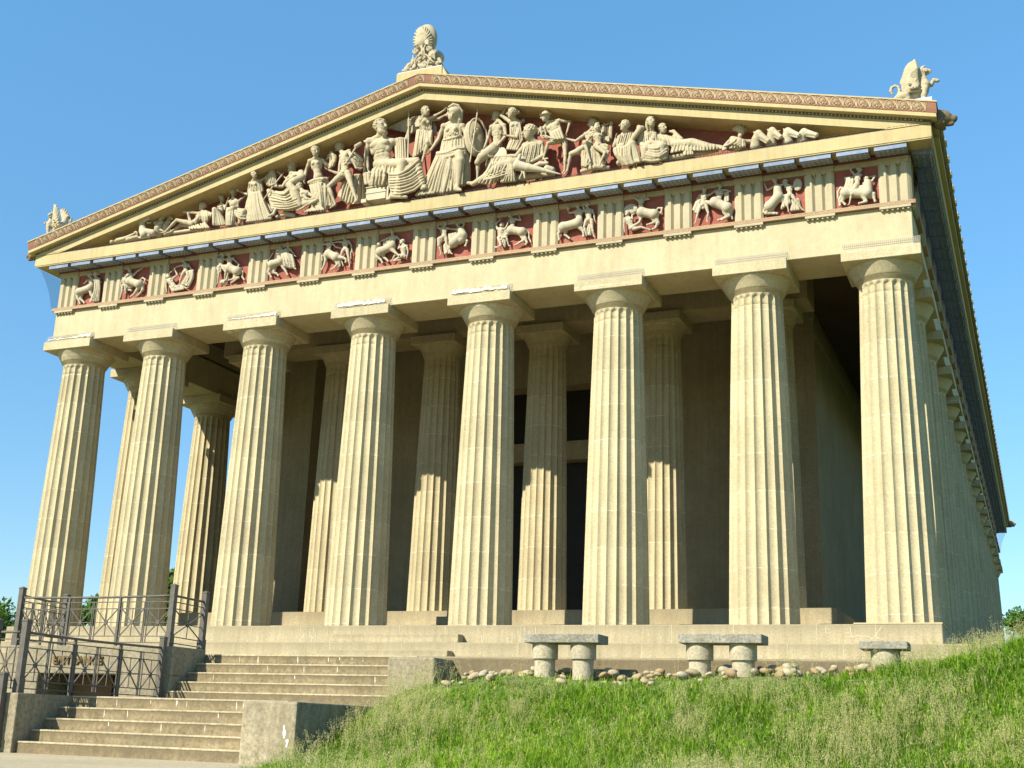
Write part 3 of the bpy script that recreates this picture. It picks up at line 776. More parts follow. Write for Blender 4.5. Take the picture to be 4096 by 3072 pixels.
# cracks, mortar lines and pale lime runs on the temple steps
m_lime = plain('lime_deposit', (.62, .56, .42), .8)
def crack(parent, pts, y, w=.010):
    mb = MB(); P = [Vector((p[0], y, p[1])) for p in pts]
    for a, b in zip(P[:-1], P[1:]):
        d = (b-a).normalized(); n = Vector((-d.z, 0, d.x))*w/2
        mb.add([a-n, a+n, b+n, b-n], [(0, 1, 2, 3)])
    return mb
ts = [o for o in TP.children if o.name == 'top_step'][0]; ms = [o for o in TP.children if o.name == 'middle_step'][0]
def zx(x, y, Y, r=(3300, 2350, 2.779)): p = at(r[0]+x/r[2], r[1]+y/r[2], Y); return (p[0], p[2])
mb = MB(); rr = random.Random(9)
for pts in ([(280, 440), (295, 550), (340, 538), (440, 540), (500, 548), (520, 572), (570, 520), (632, 432)], [(520, 572), (465, 620)], [(570, 545), (610, 572), (650, 575)]):
    c_ = crack(ts, [zx(*q, -.004) for q in pts], -.004); mb.add(c_.v, c_.f)
x = -15.0
while x < 15:
    jx = [(x, -.01), (x+.01*rr.random(), -.25), (x, -.55)]; c_ = crack(ts, jx, -.004, .006); mb.add(c_.v, c_.f); x += 1.4+1.1*rr.random()
for k in range(46):
    x = rr.choice((rr.uniform(-4, -2.2), rr.uniform(2.6, 4.6), rr.uniform(-15, 15))); z = -.05-.3*rr.random(); l_ = .05+.22*rr.random()
    c_ = crack(ts, [(x, z), (x+.01*(rr.random()-.5), z-l_*.5), (x+.015*(rr.random()-.5), max(-.55, z-l_))], -.004, .004+.008*rr.random()); mb.add(c_.v, c_.f)
mb.build('stain', m_lime, ts, fix=False)
mb = MB(); x = -15.8
while x < 16:
    c_ = crack(ms, [(x, -.56), (x+.01, -.8), (x, -1.09)], -.704, .006); mb.add(c_.v, c_.f); x += 1.3+1.2*rr.random()
mb.build('stain', m_lime, ms, fix=False)
# ================================================================ terrace, stairs, walls, railings
ZT, XL, XR, YT, RUN, Y2, RUN2, RI = -1.741, 3.07, 7.2, -13.61, .263, -17.06, .274, .178
ZM = ZT-5*RI; ZP = ZM-5*RI
def struct(mb, name, mat): return tag(mb.build(name, mat), kind='structure')
mb = MB(); mb.box(-17.2, 16.6, -13.60, -1.402, -3.6, ZT-.004); mb.box(7.9, 16.6, -13.8, -13.602, -3.6, ZT-.06); struct(mb, 'terrace', m_step)
struct(MB().prism([(-40, -18.15), (-40, -60), (26, -60), (8.1, -18.35), (8.1, -18.15)], 'z', ZP-.5, ZP), 'plaza', stone('plaza_concrete', (.52, .43, .27), .12, .12, 16, (.40, .33, .2), .5, 0, .25))
def flight(name, label, xa, xb, yt, zt, run, n, ybk):
    t = empty(name, (xa, yt, zt), label, 'stairs')
    for i in range(n):
        y = yt-run*i; z = zt-RI*i
        mb = MB(); mb.box(xa+.002*i, xb-.002*i, y, (ybk if i == 0 else yt-run*(i-1)-.001), z-RI-(.3 if i == n-1 else 0), z-.032)
        o = mb.build('step', m_stair, t)
        if i in (0, 1, 2):
            mb = MB(); r_ = random.Random(i+int(yt*10))
            for k in range(9 if i == 0 else 3):
                x = xa+.5+(xb-xa-.7)*r_.random(); l_ = .05+.10*r_.random(); w_ = .002+.004*r_.random(); yy = y-.003
                mb.add([(x-w_, yy, z-.035), (x+w_, yy, z-.035), (x+w_*1.4+.008, yy, z-.035-l_*.6), (x+.004, yy, z-.035-l_), (x-w_*.4, yy, z-.035-l_*.6)], [(0, 1, 2, 3, 4)])
            mb.build('stain', m_lime, o, fix=False)
        mb = MB(); mb.box(xa+.002*i, xb-.002*i, y-.007, (ybk if i == 0 else yt-run*(i-1)-.008), z-.030, z); q = mb.build('nosing', m_tread, o); bev(q, .010, 2)
    return t
flight('stairs', 'upper flight of worn concrete steps climbing to the temple terrace', XL, 7.568, YT, ZT, RUN, 5, -13.3)
flight('stairs', 'lower flight of worn concrete steps rising from the pale paving at the lower edge', XL, XR, Y2, ZM, RUN2, 5, YT-4*RUN+.0)
def wall(name, label, cat, boxes, mat, group=None, bv=.02, loc=None):
    mb = MB()
    for b in boxes: mb.box(*b)
    o = mb.build(name, mat); tag(o, label, cat, group); bev(o, bv, 2); return o
eb = MB()
x0, x1, y0, y1, zt_ = -.85, 3.066, -14.6, -13.605, -1.66
eb.box(x0, x1, y0, y1, -2.18, zt_); eb.box(x0, -.03, y0, y1, -4.6, -2.18); eb.box(1.93, x1, y0, y1, -4.6, -2.18)
EB = eb.build('entrance_wall', m_block); bev(EB, .015); tag(EB, 'pale rough concrete wall lettered ENTRANCE over a dark low opening', 'wall')
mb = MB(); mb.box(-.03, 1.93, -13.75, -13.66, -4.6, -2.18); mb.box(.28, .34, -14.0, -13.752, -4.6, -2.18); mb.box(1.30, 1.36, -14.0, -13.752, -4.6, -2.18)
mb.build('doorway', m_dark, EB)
mb = MB(); mb.box(.36, 1.28, -14.02, -13.99, -4.6, -2.20); mb.build('door', plain('door_brown', (.16, .075, .02), .5), EB)
fc = bpy.data.curves.new('lettering', 'FONT'); fc.body = 'ENTRANCE'; fc.size = .195; fc.extrude = .016; fc.offset = .006; fc.space_character = 1.06
fo = bpy.data.objects.new('lettering', fc); COL.objects.link(fo)
dg = bpy.context.evaluated_depsgraph_get(); dg.update(); fm = bpy.data.meshes.new_from_object(fo.evaluated_get(dg)); bpy.data.objects.remove(fo)
fm.materials.clear(); fm.materials.append(m_letter)
vx = [v.co.x for v in fm.vertices]; w0, w1 = min(vx), max(vx); sx = (1.50-.33)/(w1-w0)
lo_ = bpy.data.objects.new('lettering', fm); COL.objects.link(lo_); lo_.parent = EB
lo_.location = (.33-w0*sx, -14.618, -1.995); lo_.rotation_euler = (rad(90), 0, 0); lo_.scale = (sx, 1, 1)
wall('stair_wall', 'low concrete side wall left of the lower steps under a railing post', 'wall', [(2.76, XL-.002, -18.25, -14.602, -4.6, ZM)], m_block)
b1 = wall('stair_block', 'square concrete end block with two white bird droppings beside the lower steps', 'block', [(XR+.002, 8.10, -18.25, -13.9, -4.0, ZM-.03)], m_block, None, .03)
mb = MB(); 
for (x, z, a, b) in ((7.93, -3.10, .022, .06), (7.915, -3.02, .012, .035), (7.985, -3.20, .02, .03), (7.98, -3.25, .012, .03)):
    V = [(x+a*math.cos(q)*(1+.3*math.sin(3*q)), -18.254, z+b*math.sin(q)) for q in np.linspace(0, 2*math.pi, 14, endpoint=False)]
    mb.add(V+[(p[0], -18.249, p[2]) for p in V], [tuple(range(14))]+[(i, (i+1) % 14, 14+(i+1) % 14, 14+i) for i in range(14)])
mb.build('stain', plain('dropping_white', (.85, .85, .82), .6), b1)
wall('stair_block', 'broad cracked concrete block beside the top of the upper steps, tall grass against it', 'block', [(7.572, 8.447, -14.72, -13.605, -4, -1.83)], m_block, None, .03)
wall('retaining_wall', 'low dark stained retaining wall behind the river stones and the stone benches', 'wall', [(8.145, 16.4, -14.0, -13.803, -3, -1.795)], m_stair)
# timber-like tread blocks on the temple steps
wall('step_block', 'long upper concrete half step resting on the second course of the temple base', 'step', [(-2.12, 2.11, -.385, -.003, -.55, -.285)], m_step, None, .03)
wall('step_block', 'long lower concrete half step at the foot of the temple base', 'step', [(-2.2, 2.12, -1.09, -.703, -1.098, -.80)], m_step, None, .03)
# pillow of the small shadow: benches
def bench(x0, x1, yf, zt, label, th=.135, dp=.5, legs=2, zg=-2.15):
    t = empty('bench', ((x0+x1)/2, yf+dp/2, zg), label, 'bench', 'stone benches along the terrace wall')
    mb = MB(); mb.box(x0, x1, yf, yf+dp, zt-th, zt); o = mb.build('seat', m_bench, t); bev(o, .012, 2)
    for k in range(legs):
        lx = x0+.30+(x1-x0-.60)*(k/(legs-1) if legs > 1 else .5)
        if legs == 2: lx = x0+(.27 if k == 0 else (x1-x0)-.33)
        mb = MB(); c = yf+dp/2
        mb.lathe(lx, c, [(.165, zg), (.165, zt-th-.245), (.20, zt-th-.24), (.205, zt-th-.22), (.205, zt-th-.002)], 28)
        mb.build('leg', m_leg, t, True, True, 40)
    return t
bench(10.16, 11.40, -15.05, -1.475, 'grey stone bench nearest the steps, standing clear of the grass', zg=-2.2)
bench(12.66, 13.92, -15.05, -1.475, 'middle grey stone bench with a paler seat, its two round legs among river stones', zg=-2.1)
bench(15.30, 15.96, -15.05, -1.575, 'short sunken grey bench half buried in grass with one leg showing', th=.11, legs=1, zg=-2.1)
# ---- railings
RN = [0]
def railing(label, runs, extra_posts=(), group='iron railings by the stairs'):
    """runs: (A, B, zbase, bays, first post?, last post?, drop B)"""
    t = empty('railing', runs[0][0][:2]+(runs[0][2],), label, 'railing', group)
    def post(p, zb, h=1.10, w=.10):
        mb = MB(); mb.box(p[0]-w/2, p[0]+w/2, p[1]-w/2, p[1]+w/2, zb, zb+h); mb.box(p[0]-w/2-.012, p[0]+w/2+.012, p[1]-w/2-.012, p[1]+w/2+.012, zb, zb+.22)
        mb.box(p[0]-w/2-.008, p[0]+w/2+.008, p[1]-w/2-.008, p[1]+w/2+.008, zb+h, zb+h+.02)
        e = w/2+.006; mb.add([(p[0]-e, p[1]-e, zb+h+.02), (p[0]+e, p[1]-e, zb+h+.02), (p[0]+e, p[1]+e, zb+h+.02), (p[0]-e, p[1]+e, zb+h+.02), (p[0], p[1], zb+h+.05)], [(0, 1, 4), (1, 2, 4), (2, 3, 4), (3, 0, 4)])
        mb.build('post', m_rail, t)
    for A, B, zb, bays, pa, pb, dz in runs:
        if pa: post(A, zb)
        if pb: post(B, zb+dz)
        A3 = Vector((*A, zb)); B3 = Vector((*B, zb+dz)); T = B3-A3
        def Q(u, h): return A3+T*u+Vector((0, 0, h))
        H = (.93, .82, .695, .185, .07)
        n_ = 12 if bays > 1 else 3; mb = MB()
        mb.tube([Q(k/n_, H[0]-.02*math.sin(math.pi*k/n_)*(1 if bays > 1 else 0)) for k in range(n_+1)], .021, 8); mb.build('handrail', m_rail, t, True)
        for h in H[1:]: mb = MB(); mb.bar(Q(0, h), Q(1, h), .022, .016); mb.build('rail', m_rail, t)
        gap = .035/T.length
        for b in range(bays):
            u0 = b/bays; u1 = (b+1)/bays; um = (u0+u1)/2
            if b: mb = MB(); mb.bar(Q(u0, .0), Q(u0, H[0]), .042); mb.build('baluster', m_rail, t)
            for a, c in (((u0, um), (um, u1)) if T.length/bays > 1.1 else ((u0, u1),)):
                a2 = a+gap*1.6; c2 = c-gap*(1.0); mb = MB()
                for uu in (a2, c2): mb.bar(Q(uu, H[4]), Q(uu, H[1]), .016)
                m = (a2+c2)/2; hm = (H[2]+H[3])/2
                mb.bar(Q(m, H[3]), Q(m, H[2]), .013); mb.bar(Q(a2, hm), Q(c2, hm), .013)
                mb.bar(Q(a2, H[2]), Q(c2, H[3]), .017); mb.bar(Q(a2, H[3]), Q(c2, H[2]), .017)
                d = T.normalized(); nn = d.cross(Vector((0, 0, 1))).normalized(); c0_ = Q(m, hm)
                V = []
                for sgn in (-1, 1):
                    V += [tuple(c0_+d*(.042*math.cos(q))+Vector((0, 0, .042*math.sin(q)))+nn*sgn*.014) for q in np.linspace(0, 2*math.pi, 8, endpoint=False)]
                mb.add(V, [tuple(range(7, -1, -1)), tuple(range(8, 16))]+[(i, (i+1) % 8, 8+(i+1) % 8, 8+i) for i in range(8)])
                mb.build('star_panel', m_rail, t)
            if T.length/bays > 1.1: mb = MB(); mb.bar(Q(um, H[4]), Q(um, H[1]), .016); mb.build('spindle', m_rail, t)
    for p, zb, h in extra_posts: post(p, zb, h)
    return t
railing('long grey iron railing of star panels along the top of the entrance wall', [((-.78, -14.5), (2.88, -14.5), zt_, 3, True, False, 0), ((-.78, -14.5), (-1.75, -12.2), zt_+.05, 2, False, True, .08)])
railing('short iron railing with one star panel at the head of the upper steps', [((2.88, -14.5), (2.86, -13.5), zt_, 1, True, True, -.02)])
railing('grey iron railing sloping beside the landing in front of the ENTRANCE wall', [((2.93, -18.12), (2.93, -14.72), ZM, 3, True, True, 0)])
railing('cropped iron railing turning left from the landing post', [((2.86, -18.16), (2.42, -18.16), ZM, 1, False, False, 0)], [((2.40, -18.18), ZP, 1.10+ZM-ZP, )])
railing('low iron railing going down along the left border of the lower steps', [((2.80, -18.32), (2.30, -18.9), ZP+.06, 1, True, True, 0), ((2.30, -18.9), (.9, -18.9), ZP+.06, 1, False, False, 0)])
# ================================================================ ground, grass, stones, trees
TXs = [7.5, 9, 10, 12, 14, 15.5, 16.5, 17.5, 19, 22, 30]
TZs = [-2.40, -2.22, -2.16, -2.12, -2.08, -2.02, -1.86, -1.56, -1.28, -1.1, -1.0]
def ground_h(x, y):
    x = np.asarray(x, float); y = np.asarray(y, float)
    top = np.interp(x, TXs, TZs); toe = -3.56
    ytop = -14.9; ytoe = np.interp(x, [7.5, 9, 12, 16, 20], [-18.6, -18.9, -19.6, -20.2, -20.5])
    u = np.clip((y-ytoe)/(ytop-ytoe), 0, 1); s = u*u*(3-2*u)*.55+u*.45
    h = toe+(top-toe)*s
    h = h-np.clip((-22.5-y)*.14, 0, 1.5)
    h = h+.05*np.sin(x*1.7+y*.6)*np.sin(y*1.3-x*.4)*np.clip(u*4, .4, 1)
    back = np.clip((y+11.5)/6., 0, 1); back = back*back*(3-2*back)
    h = np.where(x > 16.3, h*(1-back)+(-1.62)*back, h)
    h = np.where((x < 8.1+np.maximum(0, -18.8-y)*.45), -3.62, h)
    h = np.where((x < 16.35) & (y > -14.2), -3.62, h)
    h = np.where((x > -1.5) & (x < 2.75) & (y > -18.1) & (y < -13.5), -4.62, h)
    far = np.clip((np.hypot(x-5, y-20)-75)/60, 0, 1)
    return h*(1-far)+(-3.2)*far
def grid_sheet(xs, ys, name, mat):
    X, Y = np.meshgrid(xs, ys, indexing='ij'); Z_ = ground_h(X, Y); nx, ny = len(xs), len(ys)
    v = np.stack([X, Y, Z_], -1).reshape(-1, 3); i = np.arange(nx*ny).reshape(nx, ny)
    f = np.stack([i[:-1, :-1], i[1:, :-1], i[1:, 1:], i[:-1, 1:]], -1).reshape(-1, 4)
    me = bpy.data.meshes.new(name); me.from_pydata(v.tolist(), [], f.tolist()); me.materials.append(mat); me.shade_smooth()
    o = bpy.data.objects.new(name, me); COL.objects.link(o); return tag(o, kind='structure')
m_soil = stone('turf_soil', (.16, .21, .05), .3, .3, 9, (.16, .13, .06), .6, 0, .5)
xs = np.unique(np.round(np.concatenate([np.linspace(-1500, -60, 14), np.arange(-60, -1.5, 3), [-1.5, -1.49, 2.74, 2.75], np.arange(-1, 8, 1.), [8.09, 8.1], np.arange(8.2, 24, .2), [16.34, 16.35], np.arange(24, 60, 3), np.linspace(60, 1500, 14)]), 3))
ys = np.unique(np.round(np.concatenate([np.linspace(-1500, -60, 12), np.arange(-60, -34, 3), np.arange(-34, 0, .25), [-18.1, -18.09, -13.5, -13.51, -14.2, -14.19], np.arange(0, 100, 3), np.linspace(100, 2500, 20)]), 3))
grid_sheet(xs, ys, 'ground', m_soil)
def blade_mat(name, stops, trans=.35):
    m, t, b = newmat(name); L = t.links
    a = N(t, 'ShaderNodeAttribute', attribute_name='tint')
    r = ramp(t, a.outputs['Fac'], stops); L.new(r.outputs[0], b.inputs['Base Color']); b.inputs['Roughness'].default_value = .6
    tl = N(t, 'ShaderNodeBsdfTranslucent'); L.new(r.outputs[0], tl.inputs[0]); mx = N(t, 'ShaderNodeMixShader'); mx.inputs[0].default_value = trans
    L.new(b.outputs[0], mx.inputs[1]); L.new(tl.outputs[0], mx.inputs[2]); L.new(mx.outputs[0], t.nodes['Material Output'].inputs[0]); return m
m_blade = blade_mat('grass_blade', [(0, (.13, .25, .015)), (.35, (.24, .40, .022)), (.62, (.36, .50, .045)), (.82, (.50, .52, .11)), (1, (.64, .54, .22))], .55)
m_seed = blade_mat('grass_seed', [(0, (.34, .36, .09)), (.5, (.52, .47, .20)), (1, (.66, .57, .30))], .5)
RG = np.random.default_rng(7)
def vnoise(x, y, sc, seed):
    r = np.random.default_rng(seed); g = r.random((64, 64)); u = x/sc; v = y/sc
    i = np.floor(u).astype(int); j = np.floor(v).astype(int); a = u-i; b = v-j; a = a*a*(3-2*a); b = b*b*(3-2*b)
    q = lambda p, w: g[p % 64, w % 64]
    return (q(i, j)*(1-a)+q(i+1, j)*a)*(1-b)+(q(i, j+1)*(1-a)+q(i+1, j+1)*a)*b
def mesh_np(name, V, F, tint, mat):
    me = bpy.data.meshes.new(name); me.vertices.add(len(V)); me.vertices.foreach_set('co', V.astype(np.float32).ravel())
    k = F.shape[1]; me.loops.add(F.size); me.loops.foreach_set('vertex_index', F.astype(np.int32).ravel())
    me.polygons.add(len(F)); me.polygons.foreach_set('loop_start', np.arange(0, F.size, k, dtype=np.int32)); me.update(calc_edges=True)
    a = me.attributes.new('tint', 'FLOAT', 'POINT'); a.data.foreach_set('value', tint.astype(np.float32))
    me.materials.append(mat); o = bpy.data.objects.new(name, me); COL.objects.link(o); return o
def inview(x, y, z, m=60):
    d = np.stack([x, y, z], -1)-CP; w = d@CF; px = 2048+FPX*(d@CR)/w; py = 1536-FPX*(d@CU)/w
    return (w > 1) & (px > -900) & (px < 5000) & (py > 1900) & (py < 3072+420)
def allowed(x, y):
    ok = (x > 8.13+np.maximum(0, -18.6-y)*.50) & ~((x < 16.45) & (y > -14.03))
    ok &= ~((x < 8.2) & (y > -18.3) & (y < -14))
    return ok
def scatter(n, x0, x1, y0, y1):
    x = RG.uniform(x0, x1, n); y = RG.uniform(y0, y1, n); z = ground_h(x, y); k = allowed(x, y) & inview(x, y, z)
    return x[k], y[k], z[k]
def blades(n, box, hmin, hmax, wid, lean=.5):
    x, y, z = scatter(n, *box); cl = vnoise(x, y, .55, 1)*.6+vnoise(x, y, .22, 2)*.4; big = vnoise(x, y, 1.8, 3)
    keep = RG.random(len(x)) < np.clip(.45+cl*1.0, 0, 1)
    stony = (y > -15.55) & (x < 15.1) & (x > 8.7); keep &= ~(stony & (RG.random(len(x)) < .80)); keep &= ~((y > -16.0) & (x < 15.1) & (RG.random(len(x)) < .35))
    x, y, z, cl, big = x[keep], y[keep], z[keep], cl[keep], big[keep]; m = len(x)
    h = (hmin+(hmax-hmin)*RG.random(m)**1.5)*(.55+.9*cl)
    h = np.where((y > -16.1) & (x < 15.5), h*.6, h)
    a = RG.uniform(0, 2*math.pi, m); le = lean*h*(.3+RG.random(m)); dx = np.cos(a)*le; dy = np.sin(a)*le
    w = wid*(.6+.8*RG.random(m)); b = a+math.pi/2+RG.normal(0, .4, m); wx = np.cos(b)*w/2; wy = np.sin(b)*w/2
    P = np.zeros((m, 5, 3))
    P[:, 0] = np.stack([x-wx, y-wy, z-.02], -1); P[:, 1] = np.stack([x+wx, y+wy, z-.02], -1)
    P[:, 2] = np.stack([x+dx*.35+wx*.8, y+dy*.35+wy*.8, z+h*.58], -1); P[:, 3] = np.stack([x+dx*.35-wx*.8, y+dy*.35-wy*.8, z+h*.58], -1)
    P[:, 4] = np.stack([x+dx, y+dy, z+h*(1-.25*lean)], -1)
    o = np.arange(m)[:, None]*5
    F = np.concatenate([o+np.array([[0, 1, 2]]), o+np.array([[0, 2, 3]]), o+np.array([[3, 2, 4]])])
    t = np.clip(.06+.46*RG.random(m)+.60*(big-.42)+.35*(vnoise(x, y, .35, 5)-.5), 0, .80)
    t = np.where(RG.random(m) < .07, .8+.2*RG.random(m), t)
    return P.reshape(-1, 3), F, np.repeat(t, 5)
parts = [blades(125000, (8.1, 18.6, -20.5, -8), .06, .19, .011, .9), blades(60000, (8, 18.6, -27, -20), .06, .19, .011, .9), blades(18000, (8.1, 19, -20.5, -8), .16, .42, .006, .9), blades(42000, (8.1, 18.6, -22, -8), .08, .18, .024, 1.25),
         blades(26000, (16.4, 19.5, -9, 14), .2, .5, .014)]
V = []; F = []; T = []; b0 = 0
for v, f, t in parts: V.append(v); F.append(f+b0); T.append(t); b0 += len(v)
o = mesh_np('grass', np.concatenate(V), np.concatenate(F), np.concatenate(T), m_blade); tag(o, 'bright green unmown grass covering the bank below the temple', 'grass', kind='stuff')
def seeds(n, box, hmin, hmax, nsp, ext=False):
    x, y, z = scatter(n, *box); cl = vnoise(x, y, 1.1, 11)*.55+vnoise(x, y, .32, 12)*.45
    keep = RG.random(len(x)) < np.clip((cl-.40)*2.6, 0.03, .8)
    keep &= ~((y > -16.2) & (x < 15.2) & (x > 8.6) & (RG.random(len(x)) < .93)); keep &= ~((y < -19.8) & (RG.random(len(x)) < .55))
    x, y, z, cl = x[keep], y[keep], z[keep], cl[keep]; m = len(x)
    h = (hmin+(hmax-hmin)*RG.random(m))*(.75+.5*cl)
    a = RG.uniform(0, 2*math.pi, m); le = h*(.15+.35*RG.random(m)); tx, ty, tz = x+np.cos(a)*le, y+np.sin(a)*le, z+h
    # stem
    w = .0022; P = np.zeros((m, 4, 3)); P[:, 0] = np.stack([x-w, y, z], -1); P[:, 1] = np.stack([x+w, y, z], -1); P[:, 2] = np.stack([tx+w*.5, ty, tz], -1); P[:, 3] = np.stack([tx-w*.5, ty, tz], -1)
    F = (np.arange(m)[:, None]*4+np.array([[0, 1, 2, 3]]))
    # spikelets: slim quads through an airy plume along the upper stem
    u = RG.random((m, nsp))**.8; L_ = .45
    cx = tx[:, None]-(tx-x)[:, None]*u*L_; cy = ty[:, None]-(ty-y)[:, None]*u*L_; cz = tz[:, None]-(tz-z)[:, None]*u*L_
    rr = (.016+.085*u*(1.25-u))*RG.random((m, nsp))**.5*1.25; aa = RG.uniform(0, 2*math.pi, (m, nsp))
    cx = cx+rr*np.cos(aa); cy = cy+rr*np.sin(aa); cz = cz+RG.normal(0, .012, (m, nsp))
    C = np.stack([cx, cy, cz], -1).reshape(-1, 3); k = len(C)
    d = RG.normal(0, 1, (k, 3)); d[:, 2] = np.abs(d[:, 2])+.4; d /= np.linalg.norm(d, axis=1)[:, None]
    s = np.cross(d, RG.normal(0, 1, (k, 3))); s /= np.linalg.norm(s, axis=1)[:, None]
    ln = RG.uniform(.006, .013, (k, 1)); wd_ = RG.uniform(.0022, .0045, (k, 1))
    S = np.stack([C-d*ln, C+s*wd_, C+d*ln, C-s*wd_], 1)
    F2 = np.arange(k)[:, None]*4+np.array([[0, 1, 2, 3]])+m*4
    t = np.concatenate([np.repeat(.2*np.ones(m), 4), np.repeat(np.repeat(np.clip(.35+.5*RG.random(m)+.2*(cl-.5), 0, 1), nsp), 4)])
    return np.concatenate([P.reshape(-1, 3), S.reshape(-1, 3)]), np.concatenate([F, F2]), t
parts = [seeds(24000, (8.1, 18.8, -20.5, -8), .18, .42, 30), seeds(9000, (8, 18.6, -26, -20), .18, .40, 30), seeds(5000, (16.4, 19.5, -12, 10), .35, .75, 30)]
V = []; F = []; T = []; b0 = 0
for v, f, t in parts: V.append(v); F.append(f+b0); T.append(t); b0 += len(v)
o = mesh_np('grass_seed_heads', np.concatenate(V), np.concatenate(F), np.concatenate(T), m_seed); tag(o, 'hazy straw coloured seed heads standing over the green grass', 'grass', kind='stuff')
# river stones
m_pebs = [stone('river_stone_'+n, c, .2, .12, 24, (.36, .27, .16), .4, 0, .2) for n, c in (('cream', (.46, .37, .22)), ('tan', (.42, .29, .15)), ('pale', (.50, .43, .30)))]
def pebble(seed):
    r = random.Random(seed); mb = MB(); n = 12; rows = 7; V = []
    a, b, c = .5, .34+.1*r.random(), .20+.08*r.random()
    ph = [r.random()*6 for _ in range(3)]
    for i in range(1, rows):
        th = math.pi*i/rows
        for k in range(n):
            p = 2*math.pi*k/n; w = 1+.09*math.sin(2*p+ph[0])+.07*math.sin(3*p+ph[1]+th*2)
            V.append((a*math.sin(th)*math.cos(p)*w, b*math.sin(th)*math.sin(p)*w, c*math.cos(th)))
    V += [(0, 0, c), (0, 0, -c)]; F = []
    for i in range(rows-2):
        for k in range(n): F.append((i*n+k, i*n+(k+1) % n, (i+1)*n+(k+1) % n, (i+1)*n+k))
    t = len(V)-2
    for k in range(n): F.append((t, (k+1) % n, k)); F.append((t+1, (rows-2)*n+k, (rows-2)*n+(k+1) % n))
    mb.add(V, F); return mb
protos = []
for i in range(6):
    p = pebble(i).build('river_stone', m_pebs[i % 3], None, True); protos.append(p)
r = random.Random(21); pl = []
for k in range(240):
    x = 8.75+r.random()*7.0; y = -14.08-abs(r.gauss(0, .60)); y = max(y, -15.6)
    sz = .09+.15*r.random()**2
    gz = float(ground_h(x, y)); o = protos[k % 6] if k < 6 else protos[k % 6].copy()
    if k >= 6: COL.objects.link(o)
    lift = .13*r.random() if y > -14.7 else .05*r.random()
    o.location = (x, y, gz+sz*.14+lift); o.rotation_euler = (r.gauss(0, .25), r.gauss(0, .25), r.random()*6.28); o.scale = (sz, sz, sz)
    tag(o, 'smooth pale river stone lying between the benches and the low wall', 'stone', 'river stones along the terrace wall')
# trees behind
m_leaf = blade_mat('tree_leaf', [(0, (.05, .11, .014)), (.5, (.10, .19, .025)), (1, (.17, .27, .05))], .45)
m_bark = stone('bark', (.14, .11, .08), .3, .3, 12, None, 0, .2, .6)
def tree(loc, h, rad_, seed, label, n=6500, leaf=.26, spread=1.0):
    g = np.random.default_rng(seed); t = empty('tree', loc, label, 'tree', 'trees beyond the temple')
    mb = MB(); mb.tube([(0, 0, -.3), (.1, 0, h*.3), (-.1, .1, h*.55), (.05, 0, h*.8)], [h*.035, h*.026, h*.017, h*.006], 8)
    lobes = []
    for k in range(16):
        a = g.uniform(0, 6.28); q = g.uniform(.25, .85)*rad_; z = h*g.uniform(.42, .86); lobes.append((math.cos(a)*q, math.sin(a)*q, z, rad_*g.uniform(.28, .5)))
        mb.tube([(0, 0, h*.32+.02*k), (math.cos(a)*q*.5, math.sin(a)*q*.5, z*.8), (math.cos(a)*q, math.sin(a)*q, z)], [h*.014, h*.009, h*.003], 5)
    lobes.append((0, 0, h*.88, rad_*.38))
    o = mb.build('trunk', m_bark, None, True); o.parent = t
    L_ = np.array(lobes); i = g.integers(0, len(L_), n); d = g.normal(0, 1, (n, 3)); d /= np.linalg.norm(d, axis=1)[:, None]
    C = L_[i, :3]+d*(L_[i, 3]*g.uniform(.45, 1.08, n))[:, None]*np.array([1, 1, .8])
    u = g.normal(0, 1, (n, 3)); u /= np.linalg.norm(u, axis=1)[:, None]; w = np.cross(u, d); w /= np.linalg.norm(w, axis=1)[:, None]
    s = leaf*g.uniform(.5, 1.1, (n, 1))
    V = np.stack([C-u*s, C+w*s*.45, C+u*s, C-w*s*.45], 1).reshape(-1, 3); F = np.arange(n*4).reshape(-1, 4)
    tt = np.repeat(np.clip(g.random(n)*.7+.3*g.random(len(L_))[i], 0, 1), 4)
    o = mesh_np('crown', V, F, tt, m_leaf); o.parent = t
    return t
def spot(px, D, z=-3.3):
    d = CF+CR*(px-2048)/FPX-CU*(2600-1536)/FPX; p = CP+d*D; return (p[0], p[1], z)
for px, D, h, R_, sd, lb in ((-35, 95, 9.2, 3.6, 1, 'leafy green tree at the far left beyond the railing'), (95, 110, 8.4, 2.6, 8, 'lower hazy tree just right of the far left tree, behind the railing post'), (372, 90, 9.4, 2.6, 2, 'green tree seen between the first two front columns'),
                         (672, 80, 10.6, 2.2, 3, 'tree showing as a sliver behind the tall railing post by the second column'), (4225, 150, 18.6, 5.4, 4, 'bright tree past the far end of the shaded flank')):
    tree(spot(px, D), h, R_, sd, lb, leaf=.26 if D < 120 else .42)
# ================================================================ the gable sculptures, each a statue of its own
VA, VB, VC, VD = (420, 810, 7.373), (660, 740, 7.373), (920, 650, 6.635), (1040, 620, 6.635)
VE, VF, VZ, VN = (1180, 560, 5.53), (1280, 540, 5.53), (1430, 460, 4.607), (1620, 400, 4.147)
VG, VH, VI, VJ, VK = (1860, 420, 4.74), (2140, 420, 3.173), (2420, 450, 3.807), (2600, 440, 3.175), (2900, 480, 3.175)
GY = -.12
SH = .012
def new(view, y=GY, k=.03): return Sculpt(view, y, k)
def done(s, name, label, cat='statue', mat=None, h=SH, group=None, ymax=.295):
    o = s.mesh(h, name, mat or m_stat, None, ymax); return tag(o, label, cat, group)
GRP = 'sculptures in the gable'
def tb(s, pts, r, k=None):   # tube through zoom points with radii in zoom px
    P = [s.p(q) for q in pts]; m = s.ppm(pts[0]); rs = r if isinstance(r, (list, tuple)) else [r]*len(P)
    return s.tube(P, [x*m for x in rs], k)
